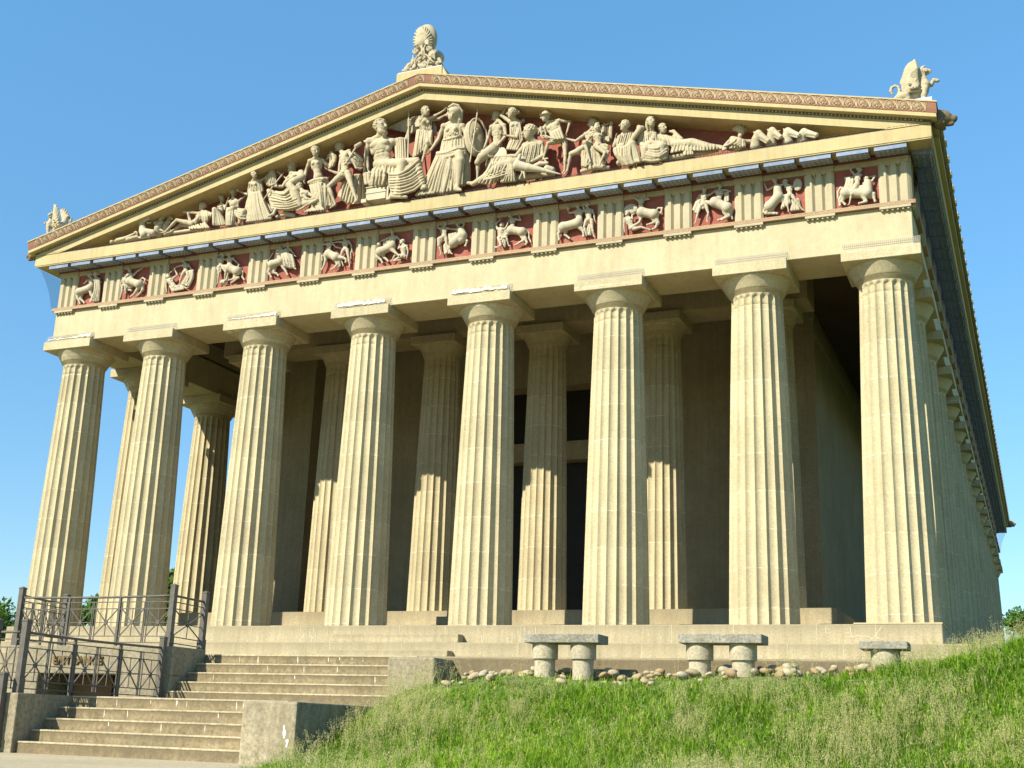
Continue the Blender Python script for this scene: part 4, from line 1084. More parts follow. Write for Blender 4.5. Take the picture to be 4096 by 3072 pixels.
def bl(s, q, r, k=None):     # ellipsoid at a zoom point, radii in zoom px (across, deep, up)
    m = s.ppm(q); r = (r, r, r) if not isinstance(r, tuple) else r
    return s.ell(s.p(q), np.array(r)*m, None, k)
def cloth(s, top, bot, n, r, mids=(), **kw): return s.folds(top, bot, n, r*s.ppm(top[0]), mids, **kw)
def sz(s, q, hz): return hz*s.ppm(q)
# 1 man rising at the left corner
s = new(VA); q = sz(s, (480, 940), 215)
s.body(dict(H=(480, 945, -.1), N=(425, 1070, 0), SL=(330, 1130, .12), SR=(540, 1120, 0), B=(420, 1300, 0)), q, (.7, .35, .5), hair='curly', legs=False, torso=False)
bl(s, (430, 1150, .05), (120, 90, 90)); tb(s, [(300, 1150, .1), (380, 1110, .15), (600, 1050, .22), (840, 935, .26)], [62, 62, 50, 36]); bl(s, (905, 895, .27), (62, 50, 55))
for i in range(4): bl(s, (950, 870+26*i, .29), (22, 26, 15), .008)
tb(s, [(500, 1140, .1), (700, 1080, .2), (950, 1010, .2), (1030, 1035, .2)], [40, 62, 55, 35]); bl(s, (205, 1160, .2), (68, 60, 52))
tb(s, [(150, 1195, .1), (500, 1150, .1), (1000, 1070, .1)], [30, 40, 35]); done(s, 'statue', 'half hidden man rising at the far left corner of the gable, arm stretched out', group=GRP)
def hhead(s, poll, muz, neck, base, R, ears=(), d=.1, jaw=True, rn=None):
    """horse head: points (x,y) in zoom px, R head radius in zoom px"""
    m = s.ppm(poll); P = s.p((*poll, d)); Mz = s.p((*muz, d+.08)); rn = rn or R*1.3
    tb(s, [(*base, d-.12), (*neck, d-.06), (*poll, d)], [rn*1.25, rn, R*.95])
    s.cap(P, Mz, R*m, R*.56*m, .04); s.ell(Mz, np.array([R*.60, R*.55, R*.52])*m, None, .03)
    f = (Mz-P)/np.linalg.norm(Mz-P); dn = np.array([f[2]*.0, 0, -1.]); dn -= f*(dn@f); dn /= np.linalg.norm(dn); sd = np.cross(f, dn)
    s.ell(P+f*R*.55*m+dn*R*.55*m, np.array([R*.62]*3)*m, None, .04)
    if jaw: s.cap(P+f*R*.8*m+dn*R*.8*m, Mz-f*R*.05*m+dn*R*.72*m, R*.34*m, R*.25*m, .015)
    for e in (-1, 1):
        s.ell(P+f*R*.65*m-dn*R*.30*m+sd*e*R*.80*m, np.array([R*.20]*3)*m, None, .02)
        s.ell(Mz+f*R*.42*m-dn*R*.12*m+sd*e*R*.26*m, np.array([R*.15]*3)*m, None, .012, True)
    for e in ears: tb(s, [(e[0], e[1], d), (e[2], e[3], d)], [R*.30, R*.12], .02)
    for i in range(6):   # mane lumps
        u = i/5; x = poll[0]+(base[0]-poll[0])*u; y = poll[1]+(base[1]-poll[1])*u; bl(s, (x-rn*.75, y, d-.05), (R*.35, R*.5, R*.45), .03)
# 2 rearing pale horse
s = new(VA); hhead(s, (1080, 560), (1300, 440), (1110, 660), (1120, 860), 75, [(1020, 590, 935, 635), (1080, 520, 1040, 500)], .22, True, 95)
tb(s, [(1110, 760, .2), (1160, 940, .25)], [95, 130]); tb(s, [(1180, 890, .2), (1420, 900, .15)], [130, 105]); tb(s, [(1300, 985, .2), (1040, 1040, .2)], [60, 45])
tb(s, [(1260, 600, .15), (1350, 590, .1)], [40, 22]); done(s, 'statue', 'pale horse with its head thrown back, right of the man at the left corner', 'statue', m_stat2, group=GRP)
for (p, mz, nk, bs, lab) in (((1700, 430), (1640, 500), (1580, 600), (1560, 760), 'darker horse with bared chest and tail, middle of the three horses at the left'),
                             ((1945, 440), (1990, 480), (1850, 570), (1790, 740), 'shadowed farthest horse behind the nude man at the left')):
    s = new(VA); d = .0 if p[0] < 1800 else -.15
    hhead(s, p, mz, nk, bs, 62, [(p[0]-40, p[1]-10, p[0]-30, p[1]-55)], d, True, 70)
    bl(s, (bs[0]-70, bs[1]-160, d), (70, 70, 60)); bl(s, (bs[0]+90, bs[1]-160, d), (90, 60, 45)); bl(s, (bs[0]+10, bs[1]-60, d), (120, 90, 120)); tb(s, [(bs[0], bs[1]+20, d), (bs[0]+160, bs[1]+80, d)], [50, 25])
    tb(s, [(bs[0], bs[1], d), (bs[0]+20, bs[1]+170, d-.1)], [110, 120]); done(s, 'statue', lab, group=GRP)
# 5 reclining nude man
s = new(VB); q = sz(s, (1100, 650), 235)
s.body(dict(H=(1100, 655, -.05), N=(1110, 800, 0), SL=(1040, 850, .05), SR=(1240, 850, .0), PL=(800, 1150, .2), PR=(880, 1180, .05), KL=(350, 1035, .32), AL=(20, 1370, .36), TL=(-110, 1410, .4),
            KR=(470, 1190, .1), AR=(180, 1370, .3), TR=(40, 1420, .38)), q, (-.75, .3, .1), hair='curly')
tb(s, [(1040, 850, .0), (820, 815, .05), (560, 800, .1)], [52, 44, 36]); tb(s, [(690, 840, .1), (720, 980, .05), (760, 1120, .1)], [44, 40, 50])
cloth(s, [(1070, 800, .2), (1200, 770, .2), (1330, 830, .15)], [(1120, 1060, .25), (1220, 1120, .25), (1380, 900, .15)], 7, 26, [[(1090, 920, .3), (1230, 950, .3), (1390, 860, .2)]])
cloth(s, [(720, 1250, .3), (1180, 1120, .3)], [(740, 1300, .35), (1300, 1260, .35)], 6, 24); tb(s, [(0, 1440, .2), (600, 1360, .2), (1300, 1270, .2)], [40, 50, 40])
done(s, 'statue', 'nude man lying on one elbow with bent knees, holding a long flute sideways', group=GRP)
# 6, 7 seated women
s = new(VB); q = sz(s, (1680, 390), 185)
s.body(dict(H=(1680, 400, -.2), N=(1670, 540, -.15), SL=(1570, 640, -.1), SR=(1780, 640, -.05), PL=(1560, 820, 0), PR=(1700, 820, 0), ER=(1765, 720, .2), WR=(1850, 460, .25)), q, (.2, .8, 0), 'f', 'bun', legs=False, curl=.15)
cloth(s, [(1420, 700, .4), (1490, 690, .38), (1590, 800, .3), (1700, 960, .25)], [(1430, 1170, .42), (1560, 1180, .35), (1700, 1170, .3), (1780, 1160, .25)], 11, 26, amp=.3)
tb(s, [(1440, 730, .4), (1440, 1130, .42)], [52, 40]); tb(s, [(1460, 720, .35), (1650, 800, .1)], [60, 80]); done(s, 'statue', 'seated draped woman holding one open hand up, right of the nude man', group=GRP)
s = new(VB); q = sz(s, (2020, 220), 215)
s.body(dict(H=(2015, 225, -.2), N=(2010, 390, -.1), SL=(1910, 500, 0), SR=(2170, 500, 0), PL=(1930, 720, .05), PR=(2140, 720, .05), ER=(2240, 420, -.1), WR=(2330, 360, -.1)), q, (.1, .8, 0), 'f', 'bun', legs=False)
bl(s, (2040, 560, .12), (150, 110, 120)); cloth(s, [(1830, 690, .4), (1950, 680, .45), (2100, 760, .35)], [(1820, 1180, .45), (1920, 1180, .47), (2020, 1160, .4)], 9, 24, [[(1810, 900, .46), (1940, 900, .5), (2090, 930, .38)]]); tb(s, [(2140, 700, .1), (2000, 700, .4), (1900, 740, .45)], [90, 80, 60]); tb(s, [(2150, 760, .2), (2330, 780, .35), (2200, 1120, .3)], [80, 80, 60])
cloth(s, [(2020, 720, .4), (2030, 800, .4), (2100, 900, .4)], [(2400, 690, .3), (2420, 800, .3), (2400, 1000, .3)], 6, 24, [[(2200, 780, .4), (2220, 880, .4), (2240, 1000, .4)]])
cloth(s, [(1900, 470, .15), (2160, 470, .15)], [(1930, 690, .2), (2160, 690, .2)], 6, 16, base=0); done(s, 'statue', 'seated woman with full skirt over wide knees, left of the running girl', group=GRP)
# 8 running girl
s = new(VC); q = sz(s, (650, 320), 185)
s.body(dict(H=(645, 325, .36), N=(645, 440, .26), SL=(540, 560, .2), SR=(770, 500, .18), PL=(560, 850, .1), PR=(780, 830, .1), EL=(470, 850, .0), WL=(300, 790, .0), ER=(910, 430, .05), WR=(1075, 260, .05)), q, (.75, -.6, 0), 'f', 'bun', legs=False, curl=.3)
cloth(s, [(540, 560, .22), (640, 540, .25), (770, 500, .22)], [(540, 830, .22), (660, 830, .25), (800, 800, .22)], 9, 15, base=0, amp=.5)
cloth(s, [(520, 580, .1), (560, 570, .1)], [(500, 900, .15), (540, 880, .2)], 3, 20); cloth(s, [(770, 500, .2), (830, 560, .15)], [(800, 820, .2), (870, 740, .15)], 4, 20)
cloth(s, [(545, 830, .22), (670, 830, .28), (800, 800, .22)], [(490, 1560, .3), (760, 1530, .34), (1080, 1480, .3)], 15, 27, [[(440, 1190, .28), (690, 1180, .36), (930, 1150, .26)]], amp=.7, base=2.2)
cloth(s, [(800, 820, .1), (900, 1000, .1)], [(1000, 1400, .15), (1130, 1280, .1)], 5, 24); cloth(s, [(1070, 220, .1), (1120, 180, .08), (1160, 210, .05)], [(930, 510, .0), (1060, 600, .05), (1240, 620, .0)], 9, 22, [[(1040, 350, .1), (1110, 380, .1), (1200, 380, .05)]])
tb(s, [(560, 820, .26), (660, 825, .3), (790, 795, .26)], 14, .01); bl(s, (470, 1575, .3), (60, 50, 25)); bl(s, (200, 740, 0), (40, 30, 40)); done(s, 'statue', 'running girl in a belted long dress spreading a veil with a raised arm', group=GRP)
# 9 seated bearded man with trident
s = new(VD); q = sz(s, (850, 290), 300)
s.body(dict(H=(850, 295, -.1), N=(845, 500, 0), SL=(760, 640, .0), SR=(1080, 500, .05), PL=(800, 850, .05), PR=(960, 850, .05), EL=(600, 850, .1), WL=(330, 830, .25)), q, (.35, -.7, -.3), 'm', 'curly', True, legs=False)
tb(s, [(1090, 490, .1), (1110, 600, .2), (930, 680, .32), (760, 770, .38)], [100, 105, 90, 66]); bl(s, (720, 800, .38), (45, 40, 70))
tb(s, [(810, 830, .4), (930, 960, .35), (1050, 1350, .3)], [90, 110, 100]); tb(s, [(800, 820, .4), (900, 1100, .38), (960, 1380, .35)], [70, 70, 60])
cloth(s, [(210, 930, .2), (240, 1080, .25), (300, 1300, .3), (360, 1440, .35)], [(800, 840, .42), (960, 1050, .4), (970, 1250, .4), (990, 1400, .4)], 11, 30, [[(450, 980, .3), (450, 1130, .35), (500, 1330, .38), (560, 1450, .4)], [(640, 990, .38), (690, 1170, .4), (740, 1330, .42), (780, 1450, .42)]], amp=1., base=1.5)
tb(s, [(240, 950, .2), (300, 1200, .25), (370, 1440, .3)], [60, 60, 60]); tb(s, [(400, 1470, .4), (360, 1570, .45), (240, 1620, .5)], [42, 44, 36]); tb(s, [(450, 1640, .2), (700, 1560, .2), (900, 1600, .2)], [40, 70, 50])
tb(s, [(90, 1190, .4), (350, 820, .38), (570, 545, .1)], [17, 18, 20], .01); tb(s, [(470, 450, .0), (690, 620, .0)], [20, 20], .01); tb(s, [(570, 545, .1), (620, 480, .0)], 18, .01)
for i in range(4): bl(s, (255+34*i, 800-10*i, .42), (18, 20, 42), .01)
done(s, 'statue', 'bearded seated man with a trident across his lap of deep curving drapery', group=GRP)
# 10 crouching boy
s = new(VE); q = sz(s, (95, 1030), 185)
s.body(dict(H=(100, 1035, .2), N=(160, 1120, .22), SL=(150, 1170, .3), SR=(270, 1160, .2), PL=(190, 1420, .25), PR=(280, 1420, .2), EL=(255, 1300, .38), WL=(350, 1310, .42), ER=(370, 1240, .3),
            KL=(480, 1330, .42), AL=(190, 1480, .5), TL=(40, 1560, .52)), q, (-.4, -.6, -.5), 'm', 'curly')
cloth(s, [(200, 1560, .4), (560, 1450, .4)], [(230, 1590, .45), (640, 1540, .45)], 6, 18); done(s, 'statue', 'small nude boy crouching with crossed arms at the feet of the standing woman', group=GRP)
# 11 standing half draped woman
s = new(VE); q = sz(s, (450, 240), 205)
s.body(dict(H=(450, 250, .34), N=(455, 395, .25), SL=(330, 470, .2), SR=(600, 460, .1), PL=(400, 860, .15), PR=(640, 860, .1), EL=(245, 680, .12), WL=(210, 880, .2), ER=(780, 610, -.05), WR=(790, 380, .0)), q, (.7, -.55, -.35), 'f', 'bun', legs=False)
cloth(s, [(700, 440, -.05), (780, 350, -.05)], [(770, 620, .0), (850, 560, .05)], 4, 26, [[(800, 280, .05), (890, 360, .05)], [(850, 420, .05), (880, 480, .1)]])
tb(s, [(310, 940, .3), (430, 890, .34), (580, 860, .36), (700, 860, .25)], [38, 42, 42, 40], .02); bl(s, (620, 860, .4), (50, 40, 40)); tb(s, [(320, 960, .3), (450, 930, .34), (590, 900, .36), (700, 890, .25)], [22, 24, 24, 22], .01)
cloth(s, [(330, 950, .25), (520, 930, .32), (720, 930, .22)], [(400, 1540, .3), (600, 1570, .36), (700, 1500, .2)], 12, 26, [[(380, 1150, .3), (560, 1150, .38), (720, 1150, .25)]], amp=.8, base=2)
cloth(s, [(620, 950, .3), (740, 950, .2)], [(600, 1440, .3), (830, 1450, .2)], 5, 26, [[(660, 1200, .3), (770, 1250, .2)]]); cloth(s, [(540, 960, .36), (600, 950, .36)], [(400, 1290, .36), (520, 1320, .38)], 4, 20)
done(s, 'statue', 'standing bare breasted woman with a skirt knotted at the hips and a looped veil', group=GRP)
# 12 striding man with axe
s = new(VF); q = sz(s, (440, 270), 215)
s.body(dict(H=(445, 275, -.05), N=(500, 400, .05), SL=(480, 470, .1), SR=(640, 370, .1), PL=(490, 880, .2), PR=(620, 850, .25), KL=(190, 1140, .35), AL=(335, 1530, .3), TL=(230, 1610, .42),
            KR=(700, 1130, .35), AR=(810, 1440, .4), TR=(740, 1510, .55), EL=(420, 865, .05), WL=(200, 780, .15), ER=(760, 560, .25), WR=(640, 630, .45)), q, (-.5, -.5, -.55), 'm', 'curly', True)
tb(s, [(560, 650, .5), (690, 450, .45), (800, 265, .35)], 22, .01); s.cap(s.p((800, 250, .35)), s.p((895, 190, .3)), sz(s, (800, 250), 46), sz(s, (800, 250), 40), .01)
cloth(s, [(690, 440, .3), (680, 560, .4)], [(940, 560, .1), (880, 760, .2)], 8, 26, [[(790, 420, .3), (770, 640, .35)]], amp=.9); tb(s, [(700, 520, .4), (800, 730, .38), (900, 745, .3), (945, 730, .2)], [22, 24, 20, 18], .015)
cloth(s, [(520, 1060, .05), (780, 900, .0), (900, 900, -.05)], [(430, 1350, .15), (620, 1500, .1), (860, 1480, -.05)], 11, 30, [[(470, 1200, .1), (700, 1200, .0), (880, 1200, -.05)]], amp=.9)
done(s, 'statue', 'striding nude bearded man with a raised axe and a cloak over his forearm', group=GRP)
# 13 enthroned man
s = new(VZ); q = sz(s, (430, 220), 265)
s.body(dict(H=(430, 225, .36), N=(410, 390, .26), SL=(215, 490, .24), SR=(650, 500, .18), PL=(350, 950, .15), PR=(600, 930, .15), EL=(165, 740, .15), WL=(195, 960, .2), ER=(900, 510, .05), WR=(975, 180, .1)), q, (.95, -.42, -.02), 'm', 'curly', True, legs=False)
tb(s, [(945, -95, .14), (940, 400, .2), (928, 850, .35)], [13, 15, 16], .008); tb(s, [(945, -150, .12), (945, -95, .14)], [6, 22], .008)
for i in range(4): bl(s, (955, 95+34*i, .16), (46, 26, 16), .008)
cloth(s, [(700, 450, .15), (790, 430, .2), (890, 450, .15)], [(720, 830, .2), (810, 840, .25), (905, 830, .2)], 8, 20, amp=.8, base=1.6)
tb(s, [(380, 920, .2), (820, 900, .5)], [95, 95]); tb(s, [(560, 900, .15), (1080, 860, .4)], [80, 80]); tb(s, [(830, 900, .5), (740, 1440, .5)], [92, 75]); tb(s, [(1090, 860, .4), (1190, 1290, .42)], [70, 60])
cloth(s, [(320, 980, .3), (480, 880, .4), (640, 820, .4), (820, 840, .45)], [(270, 1060, .3), (440, 1040, .42), (620, 1080, .5), (760, 1060, .58)], 12, 24, amp=1., base=1.4)
cloth(s, [(290, 1020, .32), (500, 960, .4)], [(240, 1290, .3), (490, 1270, .35)], 7, 26, [[(270, 1140, .38), (520, 1130, .42)]], amp=.9)
cloth(s, [(600, 1070, .45), (600, 1250, .5), (650, 1450, .52)], [(1110, 810, .45), (1190, 1050, .45), (1225, 1240, .45)], 12, 26, [[(760, 1060, .6), (780, 1250, .62), (800, 1450, .6)], [(930, 960, .52), (1000, 1180, .52), (1050, 1380, .5)]], amp=1.1, base=1.6)
cloth(s, [(120, 1090, .3), (230, 1060, .3)], [(150, 1270, .3), (230, 1260, .3)], 4, 20); tb(s, [(640, 1500, .5), (800, 1500, .55), (900, 1510, .55)], [45, 40, 30]); tb(s, [(640, 1450, .4), (600, 1540, .4)], [45, 40]); tb(s, [(1190, 1290, .42), (1240, 1340, .48)], [40, 40])
done(s, 'statue', 'large bearded man enthroned with a staff, bare chest and draped knees', group=GRP)
def thr(x, y, Y): return at(1430+x/4.607, 460+y/4.607, Y)
mb = MB()
def slab(x0, y0, x1, y1, Ya, Yb):
    a = thr(x0, y1, Ya); b = thr(x1, y0, Ya); mb.box(a[0], b[0], Ya, Yb, max(a[2], z5+.002), b[2])
slab(75, 480, 150, 1600, -.44, .28); slab(525, 1080, 590, 1560, -.44, -.2); slab(150, 1310, 525, 1580, -.40, .25); slab(150, 1290, 525, 1330, -.43, .25); slab(150, 1400, 525, 1430, -.42, -.39); slab(110, 440, 260, 500, -.46, .2); slab(60, 1540, 160, 1620, -.47, .25)
o = mb.build('throne', m_stat2); bev(o, .01); tag(o, 'block like carved throne under the large seated bearded man', 'throne')
# 14 winged woman
s = new(VN); q = sz(s, (345, 185), 155)
s.body(dict(H=(345, 190, .36), N=(310, 270, .26), SL=(275, 330, .25), SR=(440, 320, .1), PL=(240, 560, .1), PR=(390, 560, .05), EL=(450, 290, .2), WL=(610, 200, .25), ER=(560, 320, .0), WR=(690, 240, .05), KR=(370, 740, .3), AR=(290, 1010, .3), TR=(265, 1065, .32)), q, (.8, -.5, 0), 'f', 'bun', legs=True)
cloth(s, [(270, 320, .25), (440, 340, .15)], [(240, 490, .2), (430, 490, .18)], 7, 13, base=0); cloth(s, [(150, 290, .0), (260, 270, .1)], [(190, 440, .05), (250, 430, .1)], 4, 16)
cloth(s, [(220, 520, .18), (440, 520, .1)], [(160, 940, .2), (430, 740, .15)], 10, 24, [[(190, 740, .22), (430, 620, .2)]], amp=.8, base=2); tb(s, [(340, 730, .32), (370, 705, .34), (430, 740, .25)], [26, 30, 24], .02)
for k in range(9):
    u = k/8; tb(s, [(240, 330+14*k, -.05), (40+10*k, 330+26*k, -.12), (-300+46*k, 470+10*k, -.2)], [26, 30, 12], .02)
for k in range(6): tb(s, [(460, 380, -.1), (500-4*k, 450+10*k, -.12), (520-22*k, 590-4*k, -.15)], [20, 26, 12], .02)
tb(s, [(620, 190, .25), (700, 130, .22), (740, 170, .2), (690, 235, .2)], 13, .01); done(s, 'statue', 'winged woman reaching out to crown the helmeted woman beside her', group=GRP)
# 15 helmeted woman with spear
s = new(VN); q = sz(s, (800, 230), 200)
s.body(dict(H=(805, 235, .36), N=(820, 350, .27), SL=(645, 440, .22), SR=(955, 440, .16), PL=(650, 850, .2), PR=(930, 840, .2), EL=(560, 650, .15), WL=(430, 830, .25), ER=(1070, 660, .1), WR=(1150, 570, .2)), q, (-.93, -.38, -.03), 'f', 'helmet', legs=False)
cloth(s, [(660, 420, .26), (800, 440, .3), (930, 420, .22)], [(640, 650, .26), (760, 650, .32), (930, 610, .24)], 11, 15, base=0, amp=.7)
for k in range(14): r_ = random.Random(k); bl(s, (700+r_.random()*210, 440+r_.random()*150, .36), (20, 18, 16), .012)
tb(s, [(640, 665, .3), (760, 640, .38), (860, 610, .36), (940, 600, .25)], 20, .01)
cloth(s, [(640, 680, .26), (800, 660, .34), (970, 640, .24)], [(600, 880, .26), (780, 880, .38), (990, 880, .26)], 12, 20, amp=.7, base=2)
cloth(s, [(540, 880, .28), (550, 930, .3), (620, 960, .3)], [(960, 780, .28), (1000, 860, .28), (990, 900, .28)], 6, 22, [[(700, 850, .42), (720, 900, .44), (740, 940, .42)], [(840, 790, .42), (880, 850, .44), (880, 890, .42)]], amp=1.)
cloth(s, [(550, 930, .28), (650, 950, .34), (760, 930, .36)], [(330, 1420, .3), (480, 1520, .36), (640, 1520, .36)], 10, 30, [[(450, 1150, .32), (560, 1200, .38), (690, 1200, .38)]], amp=1., base=2)
cloth(s, [(740, 940, .36), (860, 900, .36)], [(610, 1530, .38), (850, 1480, .36)], 7, 28, [[(710, 1150, .42), (860, 1150, .40)], [(650, 1380, .40), (840, 1380, .38)]], amp=1., base=2)
tb(s, [(900, 900, .42), (920, 1010, .48), (885, 1400, .42)], [78, 75, 42]); cloth(s, [(860, 950, .52), (980, 960, .45)], [(830, 1340, .46), (950, 1400, .4)], 6, 14, base=0, amp=.6)
cloth(s, [(960, 880, .2), (1030, 900, .12)], [(930, 1420, .25), (1050, 1360, .1)], 5, 26, [[(980, 1150, .22), (1060, 1150, .1)]]); cloth(s, [(720, 1350, .4), (760, 1340, .42)], [(700, 1450, .42), (760, 1480, .42)], 3, 16)
cloth(s, [(330, 1420, .3), (560, 1440, .34)], [(190, 1580, .4), (540, 1530, .42)], 7, 22); tb(s, [(870, 1420, .42), (860, 1475, .5), (920, 1490, .55)], [38, 40, 26]); tb(s, [(330, 1430, .42), (290, 1470, .5)], [40, 34])
for i in range(4): tb(s, [(855+24*i, 1485, .55), (850+26*i, 1500, .60)], 11, .006)
tb(s, [(1212, 130, .12), (1150, 560, .28), (1078, 1030, .35)], [12, 14, 13], .008); tb(s, [(1220, 60, .1), (1212, 110, .12), (1208, 150, .12)], [3, 20, 8], .008)
done(s, 'statue', 'tall helmeted woman in a belted dress with a spear, at the middle of the gable', group=GRP)
s = new(VN); c = s.p((1150, 640, -.05)); m = s.ppm((1150, 640)); s.ell(c, np.array([.16, .30*1.25, .95*.0+350*m]), [np.array([.75, -.62, .15]), np.array([.62, .75, 0.]), np.array([-.12, .1, .98])], .02)
for a in np.linspace(0, 2*math.pi, 29)[:-1]:
    b = a+2*math.pi/28; e = lambda t: c+np.array([.62, .75, 0.])*.345*math.cos(t)+np.array([-.12, .1, .98])*(335*m)*math.sin(t)+np.array([-.75, .0, -.1])*-.12+np.array([.1, -.14, 0])
    s.cap(e(a), e(b), .035, .035, .01)
done(s, 'shield', 'tall oval shield standing behind the spear of the helmeted woman', 'shield', group=GRP)
# 16 seated man with round shield
s = new(VG); q = sz(s, (590, 210), 185)
s.body(dict(H=(600, 215, -.12), N=(640, 300, -.05), SL=(510, 420, .05), SR=(745, 400, .05), PL=(530, 790, .1), PR=(700, 780, .05), EL=(450, 600, -.05), WL=(370, 800, .1), ER=(775, 590, .12), WR=(610, 770, .25), KL=(250, 1080, .3), AL=(235, 1390, .25)), q, (-.85, .1, -.2), 'm', 'curly')
tb(s, [(520, 850, .25), (320, 990, .35), (240, 1090, .35)], [110, 85, 60]); bl(s, (345, 880, .25), (48, 45, 40)); tb(s, [(330, 890, .3), (420, 870, .3), (530, 820, .3)], 18, .01)
done(s, 'statue', 'nude seated man turning his head, one leg forward, behind a round shield', group=GRP)
s = new(VG); c = s.p((600, 1060, .12)); m = s.ppm((600, 1060)); fwd = np.array([-.35, -.88, .15]); fwd /= np.linalg.norm(fwd); u = np.cross(fwd, [0, 0, 1.]); u /= np.linalg.norm(u); w = np.cross(u, fwd)
s.ell(c, np.array([265*m, .17, 268*m]), [u, fwd, w], .02)
for a in range(30):
    e = lambda t: c+u*262*m*math.cos(t)+w*264*m*math.sin(t)+fwd*.02
    s.cap(e(a*math.pi/15), e((a+1)*math.pi/15), .03, .03, .01)
done(s, 'shield', 'smooth round pale shield leaning in front of the seated nude man', 'shield', m_stat2, group=GRP)
# 17 woman with hand to her brow
s = new(VG); q = sz(s, (895, 150), 180)
s.body(dict(H=(895, 155, .32), N=(930, 260, .2), SL=(860, 320, .15), SR=(1040, 340, .08), PL=(890, 690, .1), PR=(1080, 690, .05), EL=(690, 200, .1), WL=(735, 130, .15), ER=(985, 610, .25), WR=(800, 580, .3)), q, (-.92, -.35, .02), 'f', 'bun', legs=False)
cloth(s, [(850, 330, .2), (1040, 340, .2)], [(860, 690, .22), (1090, 660, .16)], 9, 18, base=0, amp=.7); cloth(s, [(860, 700, .22), (1110, 640, .1)], [(810, 830, .25), (1000, 850, .2)], 8, 24, amp=.9)
cloth(s, [(1080, 620, .1), (1170, 680, .0)], [(960, 840, .2), (1080, 780, .1)], 5, 20); bl(s, (1025, 135, .05), (42, 40, 40)); bl(s, (1100, 300, -.05), (40, 30, 45)); done(s, 'statue', 'standing woman shading her eyes with a lifted hand, hair in a knot', group=GRP)
# 18 reclining woman, and the bird beside her
s = new(VG); q = sz(s, (1220, 510), 250)
s.body(dict(H=(1225, 515, .32), N=(1270, 660, .22), SL=(1140, 780, .2), SR=(1440, 740, .12), PL=(1120, 1100, .3), PR=(1330, 1100, .15), EL=(970, 970, .35), WL=(570, 985, .45), ER=(1470, 970, .3), WR=(1270, 1075, .4)), q, (-.9, -.42, -.12), 'f', 'bun', legs=False)
cloth(s, [(1130, 760, .34), (1280, 730, .36), (1430, 740, .26)], [(1060, 1080, .36), (1200, 1080, .42), (1400, 1020, .34)], 14, 18, [[(1090, 900, .4), (1250, 900, .42), (1420, 900, .32)]], amp=.9, base=1.2)
tb(s, [(1100, 1090, .3), (880, 1110, .45), (700, 1150, .5)], [110, 105, 95]); tb(s, [(700, 1150, .5), (420, 1350, .5), (150, 1500, .5)], [95, 80, 45]); tb(s, [(160, 1490, .5), (60, 1480, .5)], [40, 32])
cloth(s, [(480, 1120, .5), (620, 1090, .55), (880, 1050, .5)], [(230, 1470, .5), (480, 1500, .5), (760, 1340, .55)], 12, 24, [[(400, 1270, .58), (560, 1280, .62), (800, 1200, .6)]], amp=1.1, base=1.3)
cloth(s, [(330, 1360, .55), (360, 1430, .55)], [(820, 1170, .6), (800, 1330, .6)], 5, 20, [[(560, 1290, .64), (560, 1400, .62)]], amp=.8, base=0)
cloth(s, [(790, 1060, .55), (900, 1090, .5)], [(700, 1450, .55), (960, 1430, .5)], 8, 24, [[(800, 1230, .6), (920, 1230, .56)]], amp=1.); cloth(s, [(520, 1000, .45), (880, 1020, .45)], [(480, 1180, .45), (700, 1120, .5)], 8, 20)
tb(s, [(1000, 1390, .3), (1400, 1330, .25), (1680, 1320, .2)], [70, 60, 30]); done(s, 'statue', 'reclining woman with a diadem leaning on one arm, thin pleated dress', group=GRP)
s = new(VG); tb(s, [(1000, 1150, .62), (1200, 1190, .6), (1500, 1240, .55), (1810, 1310, .5)], [100, 80, 42, 10]); tb(s, [(990, 1080, .62), (1030, 1000, .6), (1050, 950, .6)], [50, 30, 30]); tb(s, [(1030, 950, .6), (985, 975, .62)], [18, 6], .01)
tb(s, [(1070, 1230, .62), (1085, 1280, .62), (1030, 1400, .62)], [24, 16, 14], .01); tb(s, [(1120, 1220, .6), (1120, 1290, .6), (1135, 1385, .6)], [28, 22, 16], .01)
tb(s, [(1300, 1190, .45), (1420, 1120, .4), (1560, 1100, .4)], [60, 50, 30]); tb(s, [(1560, 1210, .35), (1650, 1230, .3)], [70, 60]); done(s, 'bird_statue', 'long tailed stone bird standing in front of the reclining woman', 'bird statue', m_stat2, group=GRP)
# 19 man in a broad hat
s = new(VH); q = sz(s, (130, 145), 105)
s.body(dict(H=(132, 148, .34), N=(165, 215, .24), SL=(120, 290, .18), SR=(305, 200, .12), PL=(275, 460, .12), PR=(375, 440, .08), EL=(125, 420, .15), WL=(215, 440, .3), ER=(445, 215, .0), WR=(405, 345, .05), KL=(165, 490, .4), AL=(108, 675, .32), TL=(140, 715, .42), KR=(385, 640, .12), AR=(375, 835, .12), TR=(350, 860, .3)), q, (-.9, -.4, -.15), 'm', 'hat')
cloth(s, [(200, 370, .25), (320, 300, .25)], [(240, 440, .3), (360, 420, .25)], 6, 15, amp=1.); tb(s, [(75, 380, .3), (230, 425, .35)], 8, .005); tb(s, [(40, 370, .3), (75, 290, .3), (80, 370, .3)], [6, 18, 8], .01)
for ph in (0, 1):
    tb(s, [(70, 400-ph*20, .32), (100, 325+ph*90, .34), (140, 345+ph*60, .34), (135, 385+ph*10, .34), (170, 400, .34), (205, 425-ph*20, .34)], 7, .004)
for e in (0, 1): tb(s, [(100, 690, .4), (170-e*10, 680-e*15, .42)], [8, 5], .006)
done(s, 'statue', 'nude man in a broad brimmed hat with one foot raised and a snake entwined rod', group=GRP)
